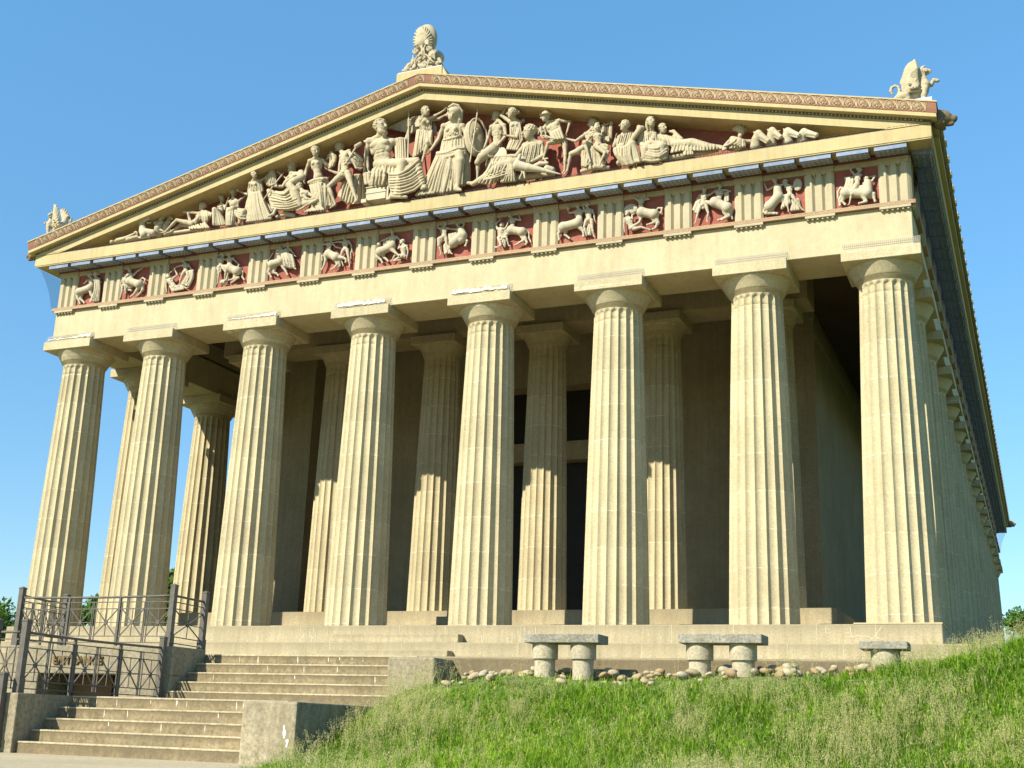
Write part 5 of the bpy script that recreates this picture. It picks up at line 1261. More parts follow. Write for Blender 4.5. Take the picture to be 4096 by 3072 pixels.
# 20 seated man with lyre
s = new(VH); q = sz(s, (725, 230), 108)
s.body(dict(H=(728, 232, -.08), N=(730, 300, -.05), SL=(645, 370, .05), SR=(760, 350, .0), PL=(650, 520, .1), PR=(720, 520, .05), EL=(515, 460, .12), WL=(410, 430, .15), KL=(455, 620, .3), AL=(412, 825, .25), TL=(375, 868, .38), KR=(630, 475, .4), AR=(700, 715, .42), TR=(670, 752, .52), ER=(830, 330, -.1)), q, (-.9, .05, .05), 'm', 'curly')
tb(s, [(640, 530, .2), (540, 590, .3), (460, 620, .3)], [44, 40, 32]); tb(s, [(680, 520, .2), (640, 480, .4)], [45, 36]); cloth(s, [(600, 590, .3), (690, 580, .3)], [(600, 770, .3), (650, 780, .35)], 6, 12, amp=1.)
cloth(s, [(720, 560, .25), (790, 560, .2)], [(690, 760, .3), (850, 760, .2)], 6, 24, base=2.2); bl(s, (780, 660, .0), (100, 70, 110)); tb(s, [(600, 840, .2), (760, 790, .3), (930, 790, .2)], [28, 34, 26])
done(s, 'statue', 'seated nude man stretching one arm back to the man in the hat, lyre behind him', group=GRP)
mb = MB()
def hp(x, y, Y): return Vector(at(2140+x/3.173, 420+y/3.173, Y))
mb.tube([hp(845, 262, -.1), hp(905, 250, -.1), hp(985, 215, -.1)], .028, 8); mb.tube([hp(880, 235, -.1), hp(862, 320, -.1), hp(858, 440, -.1)], [.03, .055, .08], 8); mb.tube([hp(975, 215, -.1), hp(960, 320, -.1), hp(955, 440, -.1)], [.045, .075, .07], 8)
a = hp(860, 475, -.22); b = hp(945, 395, -.22); mb.box(a.x, b.x, -.24, .02, a.z, b.z)
for k in range(4): mb.tube([hp(880+20*k, 250, -.11), hp(880+18*k, 420, -.2)], .006, 5)
tag(mb.build('lyre', m_stat, None, True, True, 40), 'stone lyre with a crossbar held behind the seated nude man', 'lyre')
# 21 child
s = new(VH); q = sz(s, (790, 300), 95)
s.body(dict(H=(788, 305, .3), N=(790, 360, .3), SL=(738, 385, .32), SR=(838, 385, .3), PL=(770, 520, .34), PR=(850, 525, .32), EL=(695, 405, .35), WL=(675, 445, .36), KL=(890, 610, .45), AL=(830, 735, .42), TL=(815, 770, .5), KR=(930, 600, .35), AR=(885, 745, .3)), q, (-.05, -.98, -.1), 'm', 'short')
tb(s, [(740, 320, .28), (785, 250, .3), (800, 235, .28), (830, 320, .28)], [12, 26, 16, 12], .02); tb(s, [(850, 510, .35), (890, 505, .38), (925, 520, .4)], [18, 16, 15]); bl(s, (910, 560, .35), (30, 28, 26)); done(s, 'statue', 'small child in a pointed cap leaning against the lap of the lyre player', group=GRP)
# 22, 23 seated women
s = new(VI); q = sz(s, (300, 195), 145)
s.body(dict(H=(300, 200, .36), N=(315, 285, .24), SL=(225, 380, .15), SR=(430, 330, .08), PL=(230, 520, .25), PR=(400, 500, .2), EL=(135, 520, .2), WL=(160, 400, .2), ER=(420, 420, .35), WR=(500, 290, .3)), q, (-.72, -.62, 0), 'f', 'short', legs=False, curl=.2)
cloth(s, [(210, 350, .26), (320, 320, .3), (430, 310, .22)], [(170, 500, .3), (270, 510, .36), (390, 440, .3)], 10, 15, base=0, amp=.8); tb(s, [(400, 430, .36), (460, 350, .34), (530, 250, .25), (570, 240, .2)], [36, 40, 46, 40])
cloth(s, [(510, 220, .15), (590, 240, .1)], [(510, 470, .2), (600, 460, .1)], 5, 24, [[(520, 340, .18), (610, 340, .1)]]); tb(s, [(250, 540, .3), (170, 580, .42)], [70, 50]); tb(s, [(400, 480, .3), (420, 480, .48), (480, 720, .48)], [60, 50, 40])
cloth(s, [(150, 560, .45), (290, 540, .5), (400, 460, .5)], [(280, 790, .42), (340, 790, .5), (440, 770, .5)], 11, 22, [[(170, 640, .5), (290, 670, .55), (400, 620, .54)]], amp=1., base=1.8); cloth(s, [(390, 460, .5), (450, 460, .48)], [(440, 760, .5), (540, 750, .48)], 7, 18, amp=1., base=1.8)
bl(s, (220, 770, .2), (48, 60, 45)); tb(s, [(480, 730, .52), (520, 745, .6)], [26, 20]); done(s, 'statue', 'seated woman with short hair lifting a veil, facing the child', group=GRP)
s = new(VI); q = sz(s, (700, 140), 145)
s.body(dict(H=(700, 145, .36), N=(695, 245, .22), SL=(615, 320, .12), SR=(770, 330, .12), PL=(640, 500, .2), PR=(800, 500, .2), EL=(680, 470, .3), WL=(830, 455, .42), ER=(740, 470, .3)), q, (.62, -.72, -.05), 'f', 'long', legs=False)
cloth(s, [(605, 290, .24), (680, 290, .28), (770, 310, .24)], [(610, 470, .3), (690, 470, .34), (780, 440, .3)], 9, 15, base=0, amp=.8); tb(s, [(760, 340, .2), (720, 420, .32), (700, 460, .36), (830, 455, .45), (900, 450, .46)], [40, 38, 36, 26, 18])
tb(s, [(660, 500, .3), (620, 560, .48), (600, 690, .45)], [60, 55, 50]); tb(s, [(780, 500, .3), (870, 520, .48), (880, 680, .42)], [60, 60, 55]); cloth(s, [(560, 480, .3), (580, 590, .45), (590, 720, .45)], [(910, 480, .45), (940, 560, .45), (920, 700, .4)], 9, 26, [[(690, 520, .5), (700, 640, .54), (700, 740, .5)], [(800, 520, .52), (830, 640, .54), (820, 730, .5)]], amp=.7, base=1.8)
cloth(s, [(720, 480, .5), (740, 560, .5)], [(900, 470, .5), (880, 540, .5)], 4, 15, amp=.8); bl(s, (610, 740, .45), (40, 40, 18)); done(s, 'statue', 'seated woman with long braids looking right, hands on her broad lap', group=GRP)
# 24 reclining draped woman
s = new(VJ); q = sz(s, (160, 235), 115)
s.body(dict(H=(163, 235, .22), N=(135, 305, .1), SL=(60, 350, .1), SR=(310, 350, .1), B=(330, 480, .2)), q, (.75, -.55, -.1), 'f', 'bun', legs=False, torso=False)
tb(s, [(60, 345, .1), (200, 380, .15), (330, 430, .2)], [45, 62, 60]); tb(s, [(310, 345, .15), (395, 375, .2), (300, 275, .15), (245, 275, .12)], [34, 30, 24, 16])
cloth(s, [(60, 330, .2), (180, 330, .26), (320, 340, .22)], [(90, 420, .26), (220, 450, .32), (330, 440, .28)], 12, 12, base=0, amp=.9); tb(s, [(320, 440, .25), (520, 420, .35), (700, 470, .35), (930, 475, .35)], [62, 55, 45, 22])
cloth(s, [(310, 400, .3), (430, 385, .36), (540, 370, .38), (640, 400, .38), (780, 440, .38), (900, 460, .36)], [(270, 540, .36), (400, 510, .42), (540, 510, .42), (660, 510, .42), (770, 500, .4), (900, 490, .38)], 22, 13, amp=1.2, base=1.5)
cloth(s, [(450, 470, .42), (520, 490, .42)], [(430, 570, .44), (540, 560, .44)], 5, 13, amp=1.); tb(s, [(220, 610, .2), (450, 570, .25), (700, 540, .25), (860, 520, .2)], [34, 40, 28, 16]); tb(s, [(890, 475, .38), (960, 495, .42), (930, 510, .42)], [20, 17, 15])
done(s, 'statue', 'woman lying full length in clinging drapery, one elbow raised', group=GRP)
# 25 half figure before the horses
s = new(VJ); q = sz(s, (1150, 250), 125)
s.body(dict(H=(1150, 250, .02), N=(1145, 330, .03), SL=(1045, 365, .08), SR=(1185, 400, .0), EL=(935, 470, .2), WL=(1040, 420, .3), B=(1110, 520, .1)), q, (.72, .1, 0), 'f', 'bun', legs=False, torso=False)
bl(s, (1100, 430, .08), (95, 70, 90)); cloth(s, [(1060, 350, .15), (1190, 390, .1)], [(1020, 480, .22), (1200, 460, .15)], 8, 15, amp=.8); tb(s, [(1190, 400, .0), (1270, 400, -.05), (1350, 420, -.05)], [28, 24, 22]); tb(s, [(920, 480, .25), (930, 505, .3)], [28, 24])
done(s, 'statue', 'half length figure looking right with an arm across, left of the horse heads', group=GRP)
for (pl_, mz, nk, bs, ears, lab) in (((425, 175), (550, 265), (395, 250), (390, 330), [(385, 160, 358, 152), (430, 140, 432, 125)], 'leftmost of the four horse heads, with a bulky neck'),
        ((600, 140), (705, 215), (590, 210), (590, 300), [(560, 130, 535, 118), (680, 145, 700, 135)], 'second of the four horse heads, ears pricked apart'),
        ((800, 145), (935, 190), (790, 200), (800, 270), [(760, 130, 742, 112)], 'third of the four horse heads, mouth open over the ledge'),
        ((1005, 155), (1160, 190), (985, 200), (980, 250), [(1000, 125, 1010, 115)], 'rightmost of the four horse heads, lying flat on the ledge')):
    s = new(VK); hhead(s, pl_, mz, nk, bs, 48, ears, .42, True, 56); done(s, 'statue', lab, mat=m_stat2 if pl_[0] > 700 else m_stat, group=GRP)
# ================================================================ the carved panels of the frieze
MY = .13; MH = .010
def mnew(view): return Sculpt(view, MY, .018)
def HORSE(s, C, R, r, legs=(), tail=()):
    m = s.ppm(C); a = s.p(C); b = s.p(R); r *= m
    s.cap(a, b, r, r, .04); s.ell(a, [r*1.10]*3, None, .04); s.ell(b, [r*1.14]*3, None, .04)
    for L in legs:
        P = [s.p(q if len(q) > 2 else (*q, .05)) for q in L]; n = len(P); s.tube(P, list(np.interp(np.linspace(0, 1, n), [0, .45, 1], [r*.62, r*.30, r*.20])), .025)
        s.cap(P[-1], P[-1]+np.array([0, -.015, -.005]), r*.27, r*.27, .015)
    if tail: P = [s.p(q if len(q) > 2 else (*q, .0)) for q in tail]; s.tube(P, list(np.linspace(r*.22, r*.20, len(P))), .02)
def relief(k, name, s):
    p = METOPES[k][0]; o = s.mesh(MH, name, m_relief, p, .213); return o
def man(s, hz, look, hair='curly', d=0., sex='m', beard=False, **J):
    J = {a: ((*v, d) if len(v) == 2 else v) for a, v in J.items()}; s.body(J, hz*s.ppm(J.get('N', J.get('SL'))), look, sex, hair, beard)
M12, M34, M5, M67, M89, M1011, M1213, M14 = (290, 1050, 4.233), (640, 1000, 3.528), (1050, 960, 5.95), (1270, 920, 3.342), (1730, 860, 3.175), (2210, 780, 2.761), (2750, 720, 2.646), (3320, 650, 4.759)
# 1 centaur and draped woman
s = mnew(M12); man(s, 95, (-.6, -.6, 0), H=(305, 215), N=(315, 265), SL=(290, 300), SR=(370, 290), PL=(300, 400), PR=(350, 400), EL=(250, 300, .08), WL=(225, 330, .1))
HORSE(s, (300, 430, .06), (120, 500, .05), 62, [[(310, 480), (320, 550), (350, 600), (370, 645)], [(110, 520), (90, 600), (110, 650), (130, 700)], [(160, 530, 0), (140, 620, 0), (180, 660, 0), (205, 690, 0)]], [(65, 500), (70, 560), (80, 620)]); relief(0, 'centaur', s)
s = mnew(M12); man(s, 90, (-.8, -.5, 0), 'bun', .02, 'f', H=(398, 205), N=(405, 255), SL=(370, 290), SR=(450, 280), PL=(390, 400), PR=(440, 400), ER=(480, 340, .0))
s.folds([(375, 290, .08), (455, 300, .08)], [(300, 660, .06), (440, 650, .06)], 9, 11*s.ppm((400, 400)), [[(370, 480, .1), (460, 450, .08)]], amp=1.); relief(0, 'human_figure', s)
# 2
s = mnew(M12); man(s, 90, (.4, -.7, 0), H=(975, 130, -.02), N=(985, 190, 0), SL=(950, 230, .02), SR=(1040, 210, 0), PL=(960, 300, .04), PR=(1020, 310, .03), ER=(1100, 150, .0), WR=(1180, 100, 0))
HORSE(s, (970, 320, .08), (1130, 370, .06), 66, [[(960, 360), (930, 420), (895, 460), (905, 515)], [(1140, 400), (1085, 480), (1040, 540), (990, 580)], [(1180, 380, .02), (1190, 460, .02), (1150, 520, .02), (1110, 560, .02)], [(1000, 400, .0), (930, 460, 0), (1000, 475, .02)]], [(1160, 350), (1210, 350), (1235, 290), (1190, 260), (1130, 310)]); relief(1, 'centaur', s)
s = mnew(M12); man(s, 80, (.2, -.9, -.3), d=.08, H=(935, 235, .1), N=(900, 270), SL=(860, 270), SR=(930, 300), PL=(850, 400), PR=(900, 400), EL=(830, 340), WL=(815, 400), KL=(840, 500), AL=(810, 590), TL=(790, 610), KR=(900, 440), AR=(895, 500))
s.folds([(880, 210, .08), (930, 210, .1)], [(890, 260, .08), (980, 270, .1)], 4, 10*s.ppm((900, 300))); relief(1, 'human_figure', s)
# 3 two men
s = mnew(M34); man(s, 75, (.3, -.6, .5), d=.06, H=(120, 375), N=(140, 405), SL=(95, 430), SR=(180, 410), PL=(190, 520), PR=(220, 530), EL=(85, 500), WL=(95, 580), ER=(245, 350), WR=(215, 290), KR=(290, 500), AR=(370, 535), TR=(400, 530))
s.folds([(140, 510, .08), (320, 520, .1)], [(180, 580, .1), (330, 550, .1)], 5, 12*s.ppm((200, 520))); relief(2, 'human_figure', s)
s = mnew(M34); man(s, 72, (-.8, -.4, -.2), H=(340, 150, -.02), N=(360, 190), SL=(330, 215), SR=(400, 210), PL=(340, 310, .04), PR=(390, 320, .04), EL=(250, 235), WL=(220, 250), ER=(430, 250), WR=(450, 290), KL=(295, 400, .06), AL=(275, 480, .04), KR=(400, 400, .06), AR=(370, 500, .04))
tb(s, [(135, 328, .05), (215, 260, .06)], 6, .005); s.folds([(410, 300, .03), (470, 290, .03)], [(310, 480, .03), (410, 510, .03)], 8, 12*s.ppm((400, 400)), [[(360, 400, .05), (460, 400, .04)]]); relief(2, 'human_figure', s)
# 4
s = mnew(M34); man(s, 75, (.7, -.5, 0), H=(890, 70, -.02), N=(880, 110), SL=(825, 130, .02), SR=(900, 130, .02), PL=(830, 240, .05), PR=(890, 240, .05), EL=(815, 200), WL=(800, 270), KL=(830, 350, .08), AL=(815, 460, .06), TL=(795, 485, .08), KR=(930, 310, .08), AR=(910, 420, .04)); relief(3, 'human_figure', s)
s = mnew(M34); man(s, 75, (-.7, -.5, 0), H=(985, 65, -.02), N=(985, 105), SL=(950, 130), SR=(1030, 120), PL=(960, 210, .04), PR=(1010, 210, .03), EL=(920, 135, .06), ER=(1060, 150), WR=(1100, 190))
HORSE(s, (980, 255, .08), (1090, 300, .06), 58, [[(950, 240), (880, 230), (860, 270), (855, 310)], [(980, 300, .02), (960, 340, .02), (940, 420, .02)], [(1080, 330), (1060, 400), (1110, 390), (1010, 465)], [(1070, 340, .02), (1040, 410, .02), (980, 425, .02)]], [(1140, 270), (1170, 310), (1160, 380), (1190, 420)])
tb(s, [(1095, 250, .05), (1115, 205, .05)], [16, 8]); relief(3, 'centaur', s)
s = mnew(M34); bl(s, (890, 455, .10), (48, 40, 38)); tb(s, [(910, 450, .12), (930, 448, .15)], [30, 28]); s.ell(s.p((925, 448, .20)), np.array([.06, .08, .06]), None, .01, True); relief(3, 'jar', s)
# 5 centaur carrying a draped woman
s = mnew(M5); man(s, 130, (.5, -.4, 0), H=(620, 110, -.03), N=(610, 180, -.02), SL=(520, 240), SR=(660, 230), PL=(500, 400, .04), PR=(600, 400, .03), ER=(740, 330, .0), WR=(770, 370, .03))
HORSE(s, (450, 500, .08), (230, 580, .06), 92, [[(470, 580), (500, 660), (560, 750), (600, 830)], [(210, 640), (140, 760), (180, 830), (215, 890)], [(300, 640, 0), (270, 780, 0), (340, 800, 0), (380, 850, 0)], [(530, 620, 0), (560, 720, 0)]], [(140, 570), (110, 500), (160, 450), (250, 310)]); relief(4, 'centaur', s)
s = mnew(M5); man(s, 120, (.2, -.9, 0), 'bun', .06, 'f', H=(440, 200, 0), N=(450, 270), SL=(360, 240), SR=(520, 260), PL=(480, 420), PR=(580, 420), EL=(340, 330), WL=(430, 330))
s.folds([(460, 330, .12), (560, 310, .14), (700, 380, .12)], [(520, 600, .12), (650, 650, .12), (760, 640, .10)], 10, 26*s.ppm((600, 500)), [[(500, 480, .16), (620, 490, .17), (740, 500, .12)]], amp=.8); tb(s, [(740, 640, .1), (790, 690, .12)], [28, 18])
s.folds([(350, 240, .0), (430, 220, .03)], [(300, 440, .0), (430, 420, .03)], 5, 22*s.ppm((400, 300))); relief(4, 'human_figure', s)
# 6
s = mnew(M67); man(s, 68, (.6, -.5, 0), H=(190, 125, -.02), N=(175, 165), SL=(125, 185), SR=(205, 180), PL=(120, 270, .03), PR=(175, 260, .03), EL=(70, 200), WL=(85, 145), ER=(240, 225, .05), WR=(295, 240, .06))
HORSE(s, (150, 320, .07), (250, 365, .07), 54, [[(110, 330), (110, 410), (90, 470), (60, 530)], [(250, 400), (270, 460), (230, 500), (190, 530)], [(290, 370, .08), (340, 370, .1), (380, 390, .1), (380, 430, .1)], [(290, 430, .02), (300, 480, .02), (240, 515, .02)]], [(90, 340), (60, 350), (65, 410)]); relief(5, 'centaur', s)
s = mnew(M67); man(s, 68, (-.7, -.5, 0), H=(360, 95, -.02), N=(370, 135), SL=(330, 165), SR=(420, 155), PL=(345, 270, .06), PR=(400, 270, .05), EL=(270, 160), WL=(210, 170), ER=(450, 200), WR=(460, 270), KL=(310, 360, .04), AL=(345, 480, .02), KR=(415, 370, .05), AR=(430, 480, .03), TR=(420, 500, .05))
bl(s, (460, 290, .05), (18, 16, 16)); tb(s, [(445, 300, .04), (447, 380, .03)], 8); relief(5, 'human_figure', s)
# 7
s = mnew(M67); man(s, 68, (.2, -.7, -.2), H=(1005, 30, -.02), N=(1005, 75), SL=(960, 105), SR=(1060, 95), PL=(970, 200, .04), PR=(1040, 200, .03), EL=(890, 130), WL=(830, 160), ER=(1110, 140, .04), WR=(1120, 180, .06))
HORSE(s, (990, 220, .08), (840, 290, .06), 56, [[(1000, 260, .1), (1050, 310, .12), (1095, 345, .12)], [(820, 310), (800, 360), (850, 400), (870, 440)], [(880, 310, 0), (880, 360, 0), (930, 400, 0), (945, 420, 0)]], [(785, 280), (785, 340), (800, 400)])
bl(s, (820, 195, .05), (28, 26, 28)); s.folds([(890, 150, 0), (990, 140, 0)], [(890, 200, .02), (980, 190, .02)], 4, 11*s.ppm((900, 160))); relief(6, 'centaur', s)
s = mnew(M67); man(s, 65, (-.9, -.4, 0), d=.08, H=(1135, 160), N=(1150, 195), SL=(1110, 230), SR=(1195, 215), PL=(1130, 350), PR=(1170, 350), EL=(1080, 250), WL=(1100, 190), ER=(1210, 290), WR=(1195, 365), KL=(1020, 410), AL=(1110, 400), KR=(1040, 330, .03), AR=(985, 425, .03)); relief(6, 'human_figure', s)
# 8
s = mnew(M89); man(s, 65, (.7, -.5, 0), H=(165, 110, -.02), N=(150, 145), SL=(100, 175, .02), SR=(190, 170, .02), PL=(130, 290, .06), PR=(170, 290, .05), EL=(65, 160), WL=(90, 105), ER=(230, 180), WR=(290, 180), KL=(85, 385, .08), AL=(110, 490, .06), TL=(90, 515, .08), KR=(180, 370, .08), AR=(235, 480, .06), TR=(255, 495, .08))
tb(s, [(140, 280, .06), (90, 310, .08), (85, 385, .08)], [30, 32, 24]); s.folds([(150, 390, .04), (210, 380, .04)], [(160, 490, .04), (230, 480, .04)], 4, 12*s.ppm((150, 400))); relief(7, 'human_figure', s)
s = mnew(M89); man(s, 65, (-.5, -.6, .2), H=(325, 115, -.02), N=(335, 155), SL=(300, 185), SR=(385, 165), PL=(330, 260, .04), PR=(385, 250, .04), EL=(250, 180, .04), ER=(405, 110), WR=(350, 95))
HORSE(s, (365, 270, .08), (270, 350, .08), 58, [[(350, 340), (410, 300), (440, 330), (420, 390)], [(260, 380), (200, 430), (180, 480)]], [(225, 330), (160, 370), (155, 430)]); tb(s, [(365, 190, .06), (390, 260, .08), (370, 310, .08)], [46, 52, 54])
s.folds([(215, 250, .04), (300, 230, .06)], [(220, 310, .05), (300, 290, .08)], 5, 14*s.ppm((250, 280))); relief(7, 'centaur', s)
# 9
s = mnew(M89); man(s, 65, (.1, -.8, .4), d=.06, H=(880, 130), N=(870, 165), SL=(825, 175), SR=(915, 180), PL=(840, 290), PR=(890, 290), EL=(805, 110), WL=(860, 60), ER=(940, 150), WR=(960, 95), KL=(870, 385, .12), AL=(820, 410, .08), KR=(940, 280, .1), AR=(965, 380, .06), TR=(985, 395, .08))
s.folds([(910, 180, .05), (945, 190, .04)], [(870, 300, .08), (920, 400, .05)], 5, 11*s.ppm((900, 250))); tb(s, [(800, 410, .05), (860, 420, .06)], [14, 12]); relief(8, 'human_figure', s)
s = mnew(M89); man(s, 65, (-.5, -.6, 0), H=(990, 10, -.02), N=(1005, 40), SL=(980, 70), SR=(1060, 55), PL=(990, 150, .04), PR=(1040, 150, .03), ER=(1120, 70), WR=(1100, 15))
HORSE(s, (1000, 190, .08), (1140, 215, .07), 52, [[(980, 220), (930, 260), (920, 280)], [(1150, 240), (1180, 300), (1200, 350), (1185, 375)], [(1130, 250), (1160, 320), (1100, 355), (1050, 385)]], [(1190, 190), (1225, 230), (1225, 290), (1250, 345)]); relief(8, 'centaur', s)
# 10
s = mnew(M1011); man(s, 60, (-.4, -.7, 0), H=(285, 120, -.01), N=(290, 155), SL=(240, 190), SR=(340, 180), PL=(270, 280, .05), PR=(320, 280, .04), EL=(185, 200), WL=(165, 160))
bl(s, (175, 145, .02), (22, 20, 22)); HORSE(s, (280, 310, .07), (120, 355, .06), 52, [[(300, 350), (340, 400), (345, 460)], [(110, 370), (65, 430), (75, 495)], [(150, 380, 0), (140, 440, 0), (190, 480, 0)]], [(70, 340), (65, 390)]); relief(9, 'centaur', s)
s = mnew(M1011); man(s, 60, (-.8, -.4, .1), H=(385, 110, -.01), N=(390, 150), SL=(355, 175), SR=(440, 170), PL=(375, 280, .06), PR=(430, 280, .05), EL=(335, 105), WL=(365, 90), ER=(460, 220), WR=(465, 275), KL=(350, 350, .08), AL=(375, 450, .05), KR=(440, 370, .06), AR=(455, 450, .04), TR=(470, 462, .06))
s.folds([(400, 330, .02), (430, 330, .02)], [(360, 430, .02), (420, 440, .02)], 4, 10*s.ppm((400, 400))); relief(9, 'human_figure', s)
# 11
s = mnew(M1011); man(s, 60, (-.3, -.8, .2), d=.07, H=(825, 205), N=(835, 240), SL=(795, 265), SR=(880, 265), PL=(860, 370), PR=(900, 375), EL=(790, 340), WL=(795, 400), ER=(880, 220), WR=(900, 210), KL=(960, 300, .09), AL=(985, 240, .09), KR=(980, 355, .1), AR=(1070, 380, .08), TR=(1090, 378, .08)); relief(10, 'human_figure', s)
s = mnew(M1011); man(s, 60, (.5, -.6, 0), H=(1015, 5, -.02), N=(985, 30), SL=(945, 60), SR=(1020, 50), PL=(950, 130, .05), PR=(1000, 130, .04), EL=(905, 30), ER=(1065, 45), WR=(1020, 15))
HORSE(s, (985, 190, .08), (1120, 215, .07), 52, [[(970, 230), (975, 280), (950, 320)], [(1140, 250), (1165, 310), (1140, 360), (1110, 380)], [(1110, 250), (1130, 300), (1050, 330)]], [(1150, 190), (1200, 200), (1210, 145), (1170, 145), (1140, 175)])
s.ell(s.p((865, 155, .0)), np.array([78*s.ppm((865, 155)), .05, 62*s.ppm((865, 155))]), None, .01); relief(10, 'centaur', s)
# 12
s = mnew(M1213); man(s, 58, (.6, -.6, -.2), H=(180, 110, -.01), N=(170, 145), SL=(130, 165), SR=(210, 165), PL=(140, 270, .06), PR=(195, 270, .05), EL=(105, 210), WL=(95, 270), ER=(250, 150), WR=(295, 110), KL=(110, 350, .08), AL=(85, 450, .05), TL=(65, 465, .07), KR=(220, 350, .06), AR=(205, 430, .04), TR=(215, 442, .06))
s.folds([(110, 200, .03), (140, 210, .05)], [(65, 310, .03), (100, 350, .05)], 4, 11*s.ppm((100, 250))); relief(11, 'human_figure', s)
s = mnew(M1213); man(s, 58, (.6, -.5, 0), H=(345, 65, -.02), N=(335, 100), SL=(300, 125), SR=(395, 110), PL=(290, 210, .05), PR=(360, 210, .04), ER=(450, 120), WR=(390, 140, .06), EL=(300, 140, .06))
HORSE(s, (290, 235, .08), (420, 295, .07), 52, [[(270, 250), (200, 235), (175, 270), (165, 300)], [(430, 330), (440, 380), (370, 420)], [(400, 340), (420, 390), (330, 425)]], [(460, 280), (480, 310), (460, 370), (475, 410)])
s.folds([(400, 150, .03), (430, 150, .03)], [(400, 240, .03), (430, 220, .03)], 3, 10*s.ppm((400, 200))); relief(11, 'centaur', s)
# 13
s = mnew(M1213); man(s, 58, (.3, -.7, 0), H=(925, 10, -.02), N=(935, 45), SL=(910, 75), SR=(990, 60), PL=(930, 160, .05), PR=(990, 150, .05), EL=(845, 110), WL=(820, 55), ER=(1020, 40, .03))
HORSE(s, (960, 180, .07), (870, 280, .07), 52, [[(980, 190), (1030, 170), (1050, 185)], [(1000, 210), (1020, 240), (1010, 280)], [(860, 320), (830, 355), (920, 355)], [(890, 310), (880, 345), (950, 355)]], [(820, 290), (805, 340), (850, 365)]); tb(s, [(955, 100, .05), (960, 180, .07)], [44, 52]); relief(12, 'centaur', s)
s = mnew(M1213); man(s, 58, (-.7, -.5, 0), H=(1035, 20, -.02), N=(1055, 50), SL=(1040, 75), SR=(1115, 70), PL=(1060, 170, .06), PR=(1110, 170, .05), EL=(1020, 40), ER=(1150, 60), WR=(1165, 30), KL=(1050, 240, .08), AL=(1070, 325, .06), TL=(1065, 340, .08), KR=(1150, 230, .06), AR=(1215, 310, .04), TR=(1235, 322, .05))
s.folds([(1110, 210, .0), (1170, 210, .0)], [(1100, 320, .0), (1190, 310, .0)], 7, 13*s.ppm((1100, 250))); s.folds([(1030, 170, .06), (1060, 160, .08)], [(1000, 300, .05), (1080, 240, .08)], 4, 12*s.ppm((1050, 200)))
s.ell(s.p((1165, 50, .0)), np.array([48*s.ppm((1165, 50)), .05, 72*s.ppm((1165, 50))]), None, .01); relief(12, 'human_figure', s)
# 14
s = mnew(M14); man(s, 105, (.7, .1, 0), H=(560, 135, -.02), N=(545, 200), SL=(470, 240, .03), SR=(590, 240, .02), PL=(480, 460, .1), PR=(550, 450, .08), EL=(380, 130), WL=(480, 85), KL=(410, 610, .14), AL=(370, 780, .12), TL=(340, 810, .13)); tb(s, [(500, 440, .1), (420, 600, .14)], [60, 50])
s.folds([(290, 300, .0), (440, 290, .03)], [(290, 480, .02), (420, 480, .06)], 7, 22*s.ppm((400, 400)), [[(320, 380, .03), (440, 380, .06)]]); relief(13, 'human_figure', s)
s = mnew(M14); man(s, 100, (-.4, -.7, .2), H=(690, 320, .06), N=(700, 370, .05), SL=(640, 400, .07), SR=(800, 350, .05), PL=(660, 560, .1), PR=(770, 560, .08), ER=(860, 260), WR=(770, 270))
HORSE(s, (700, 590, .08), (300, 580, .06), 96, [[(620, 620, .1), (690, 740, .12), (560, 780, .12)], [(770, 640, .05), (830, 600, .08), (840, 680, .08), (860, 740, .08)], [(240, 640), (180, 710), (190, 820)], [(270, 650), (230, 740), (290, 800)]], [(260, 500), (200, 480), (150, 560), (150, 680)]); tb(s, [(720, 400, .08), (720, 560, .09)], [80, 90])
s.folds([(560, 470, .12), (640, 440, .12)], [(570, 530, .14), (680, 540, .14)], 5, 18*s.ppm((600, 500))); relief(13, 'centaur', s)
# ================================================================ roof ornaments
VR, VL, VP = (3540, 220, 4.758), (160, 800, 5.95), (1600, 90, 4.535)
GG = 'griffins on the roof corners'
s = Sculpt(VR, -.22, .03)
tb(s, [(320, 800), (450, 760), (600, 740), (730, 690)], [105, 85, 85, 95]); tb(s, [(735, 680), (765, 570), (720, 460), (680, 360)], [95, 92, 72, 55]); tb(s, [(670, 370), (690, 300)], [58, 62])
tb(s, [(690, 300), (780, 300), (850, 300)], [58, 44, 30]); tb(s, [(845, 300), (868, 320)], [30, 18], .01); tb(s, [(720, 350), (790, 362), (845, 345)], [36, 24, 15], .01); tb(s, [(670, 285), (720, 235), (765, 200)], [36, 28, 9], .02)
for k in range(4): tb(s, [(735, 275+12*k, .12), (800, 268+14*k, .10)], [14, 9], .01)
for k in range(5): tb(s, [(650-8*k, 300+34*k, .0), (625-8*k, 290+34*k, .0)], [26, 12], .02)
W0 = np.array([(565, 105), (500, 135), (440, 175), (395, 235), (360, 310), (340, 390), (315, 465), (290, 530), (322, 575), (325, 640), (335, 690), (400, 710)], float)
WING = [tuple(W0[int(u)]*(1-u % 1)+W0[min(int(u)+1, 11)]*(u % 1)) for u in np.linspace(0, 11, 24)]
for d, o in ((.24, 0), (-.24, 1)):
    for k, q in enumerate(WING):
        q = (q[0]+24*o, q[1]+30*o); r0 = (612+2*k, 470+9*k); md = ((q[0]*.55+r0[0]*.45)-22+(40 if k < 5 else 20), q[1]*.55+r0[1]*.45-10)
        tb(s, [(*r0, d*.7), (*md, d*1.1), (*q, d)], [26, 27, 17], .010)
    for k in range(16): r_ = random.Random(k); tb(s, [(650-150*r_.random(), 430+190*r_.random(), d*1.45)]*1+[(600-170*r_.random(), 450+200*r_.random(), d*1.5)], [15, 18], .008)
tb(s, [(560, 100, .22), (585, 120, .22)], [22, 14], .01)
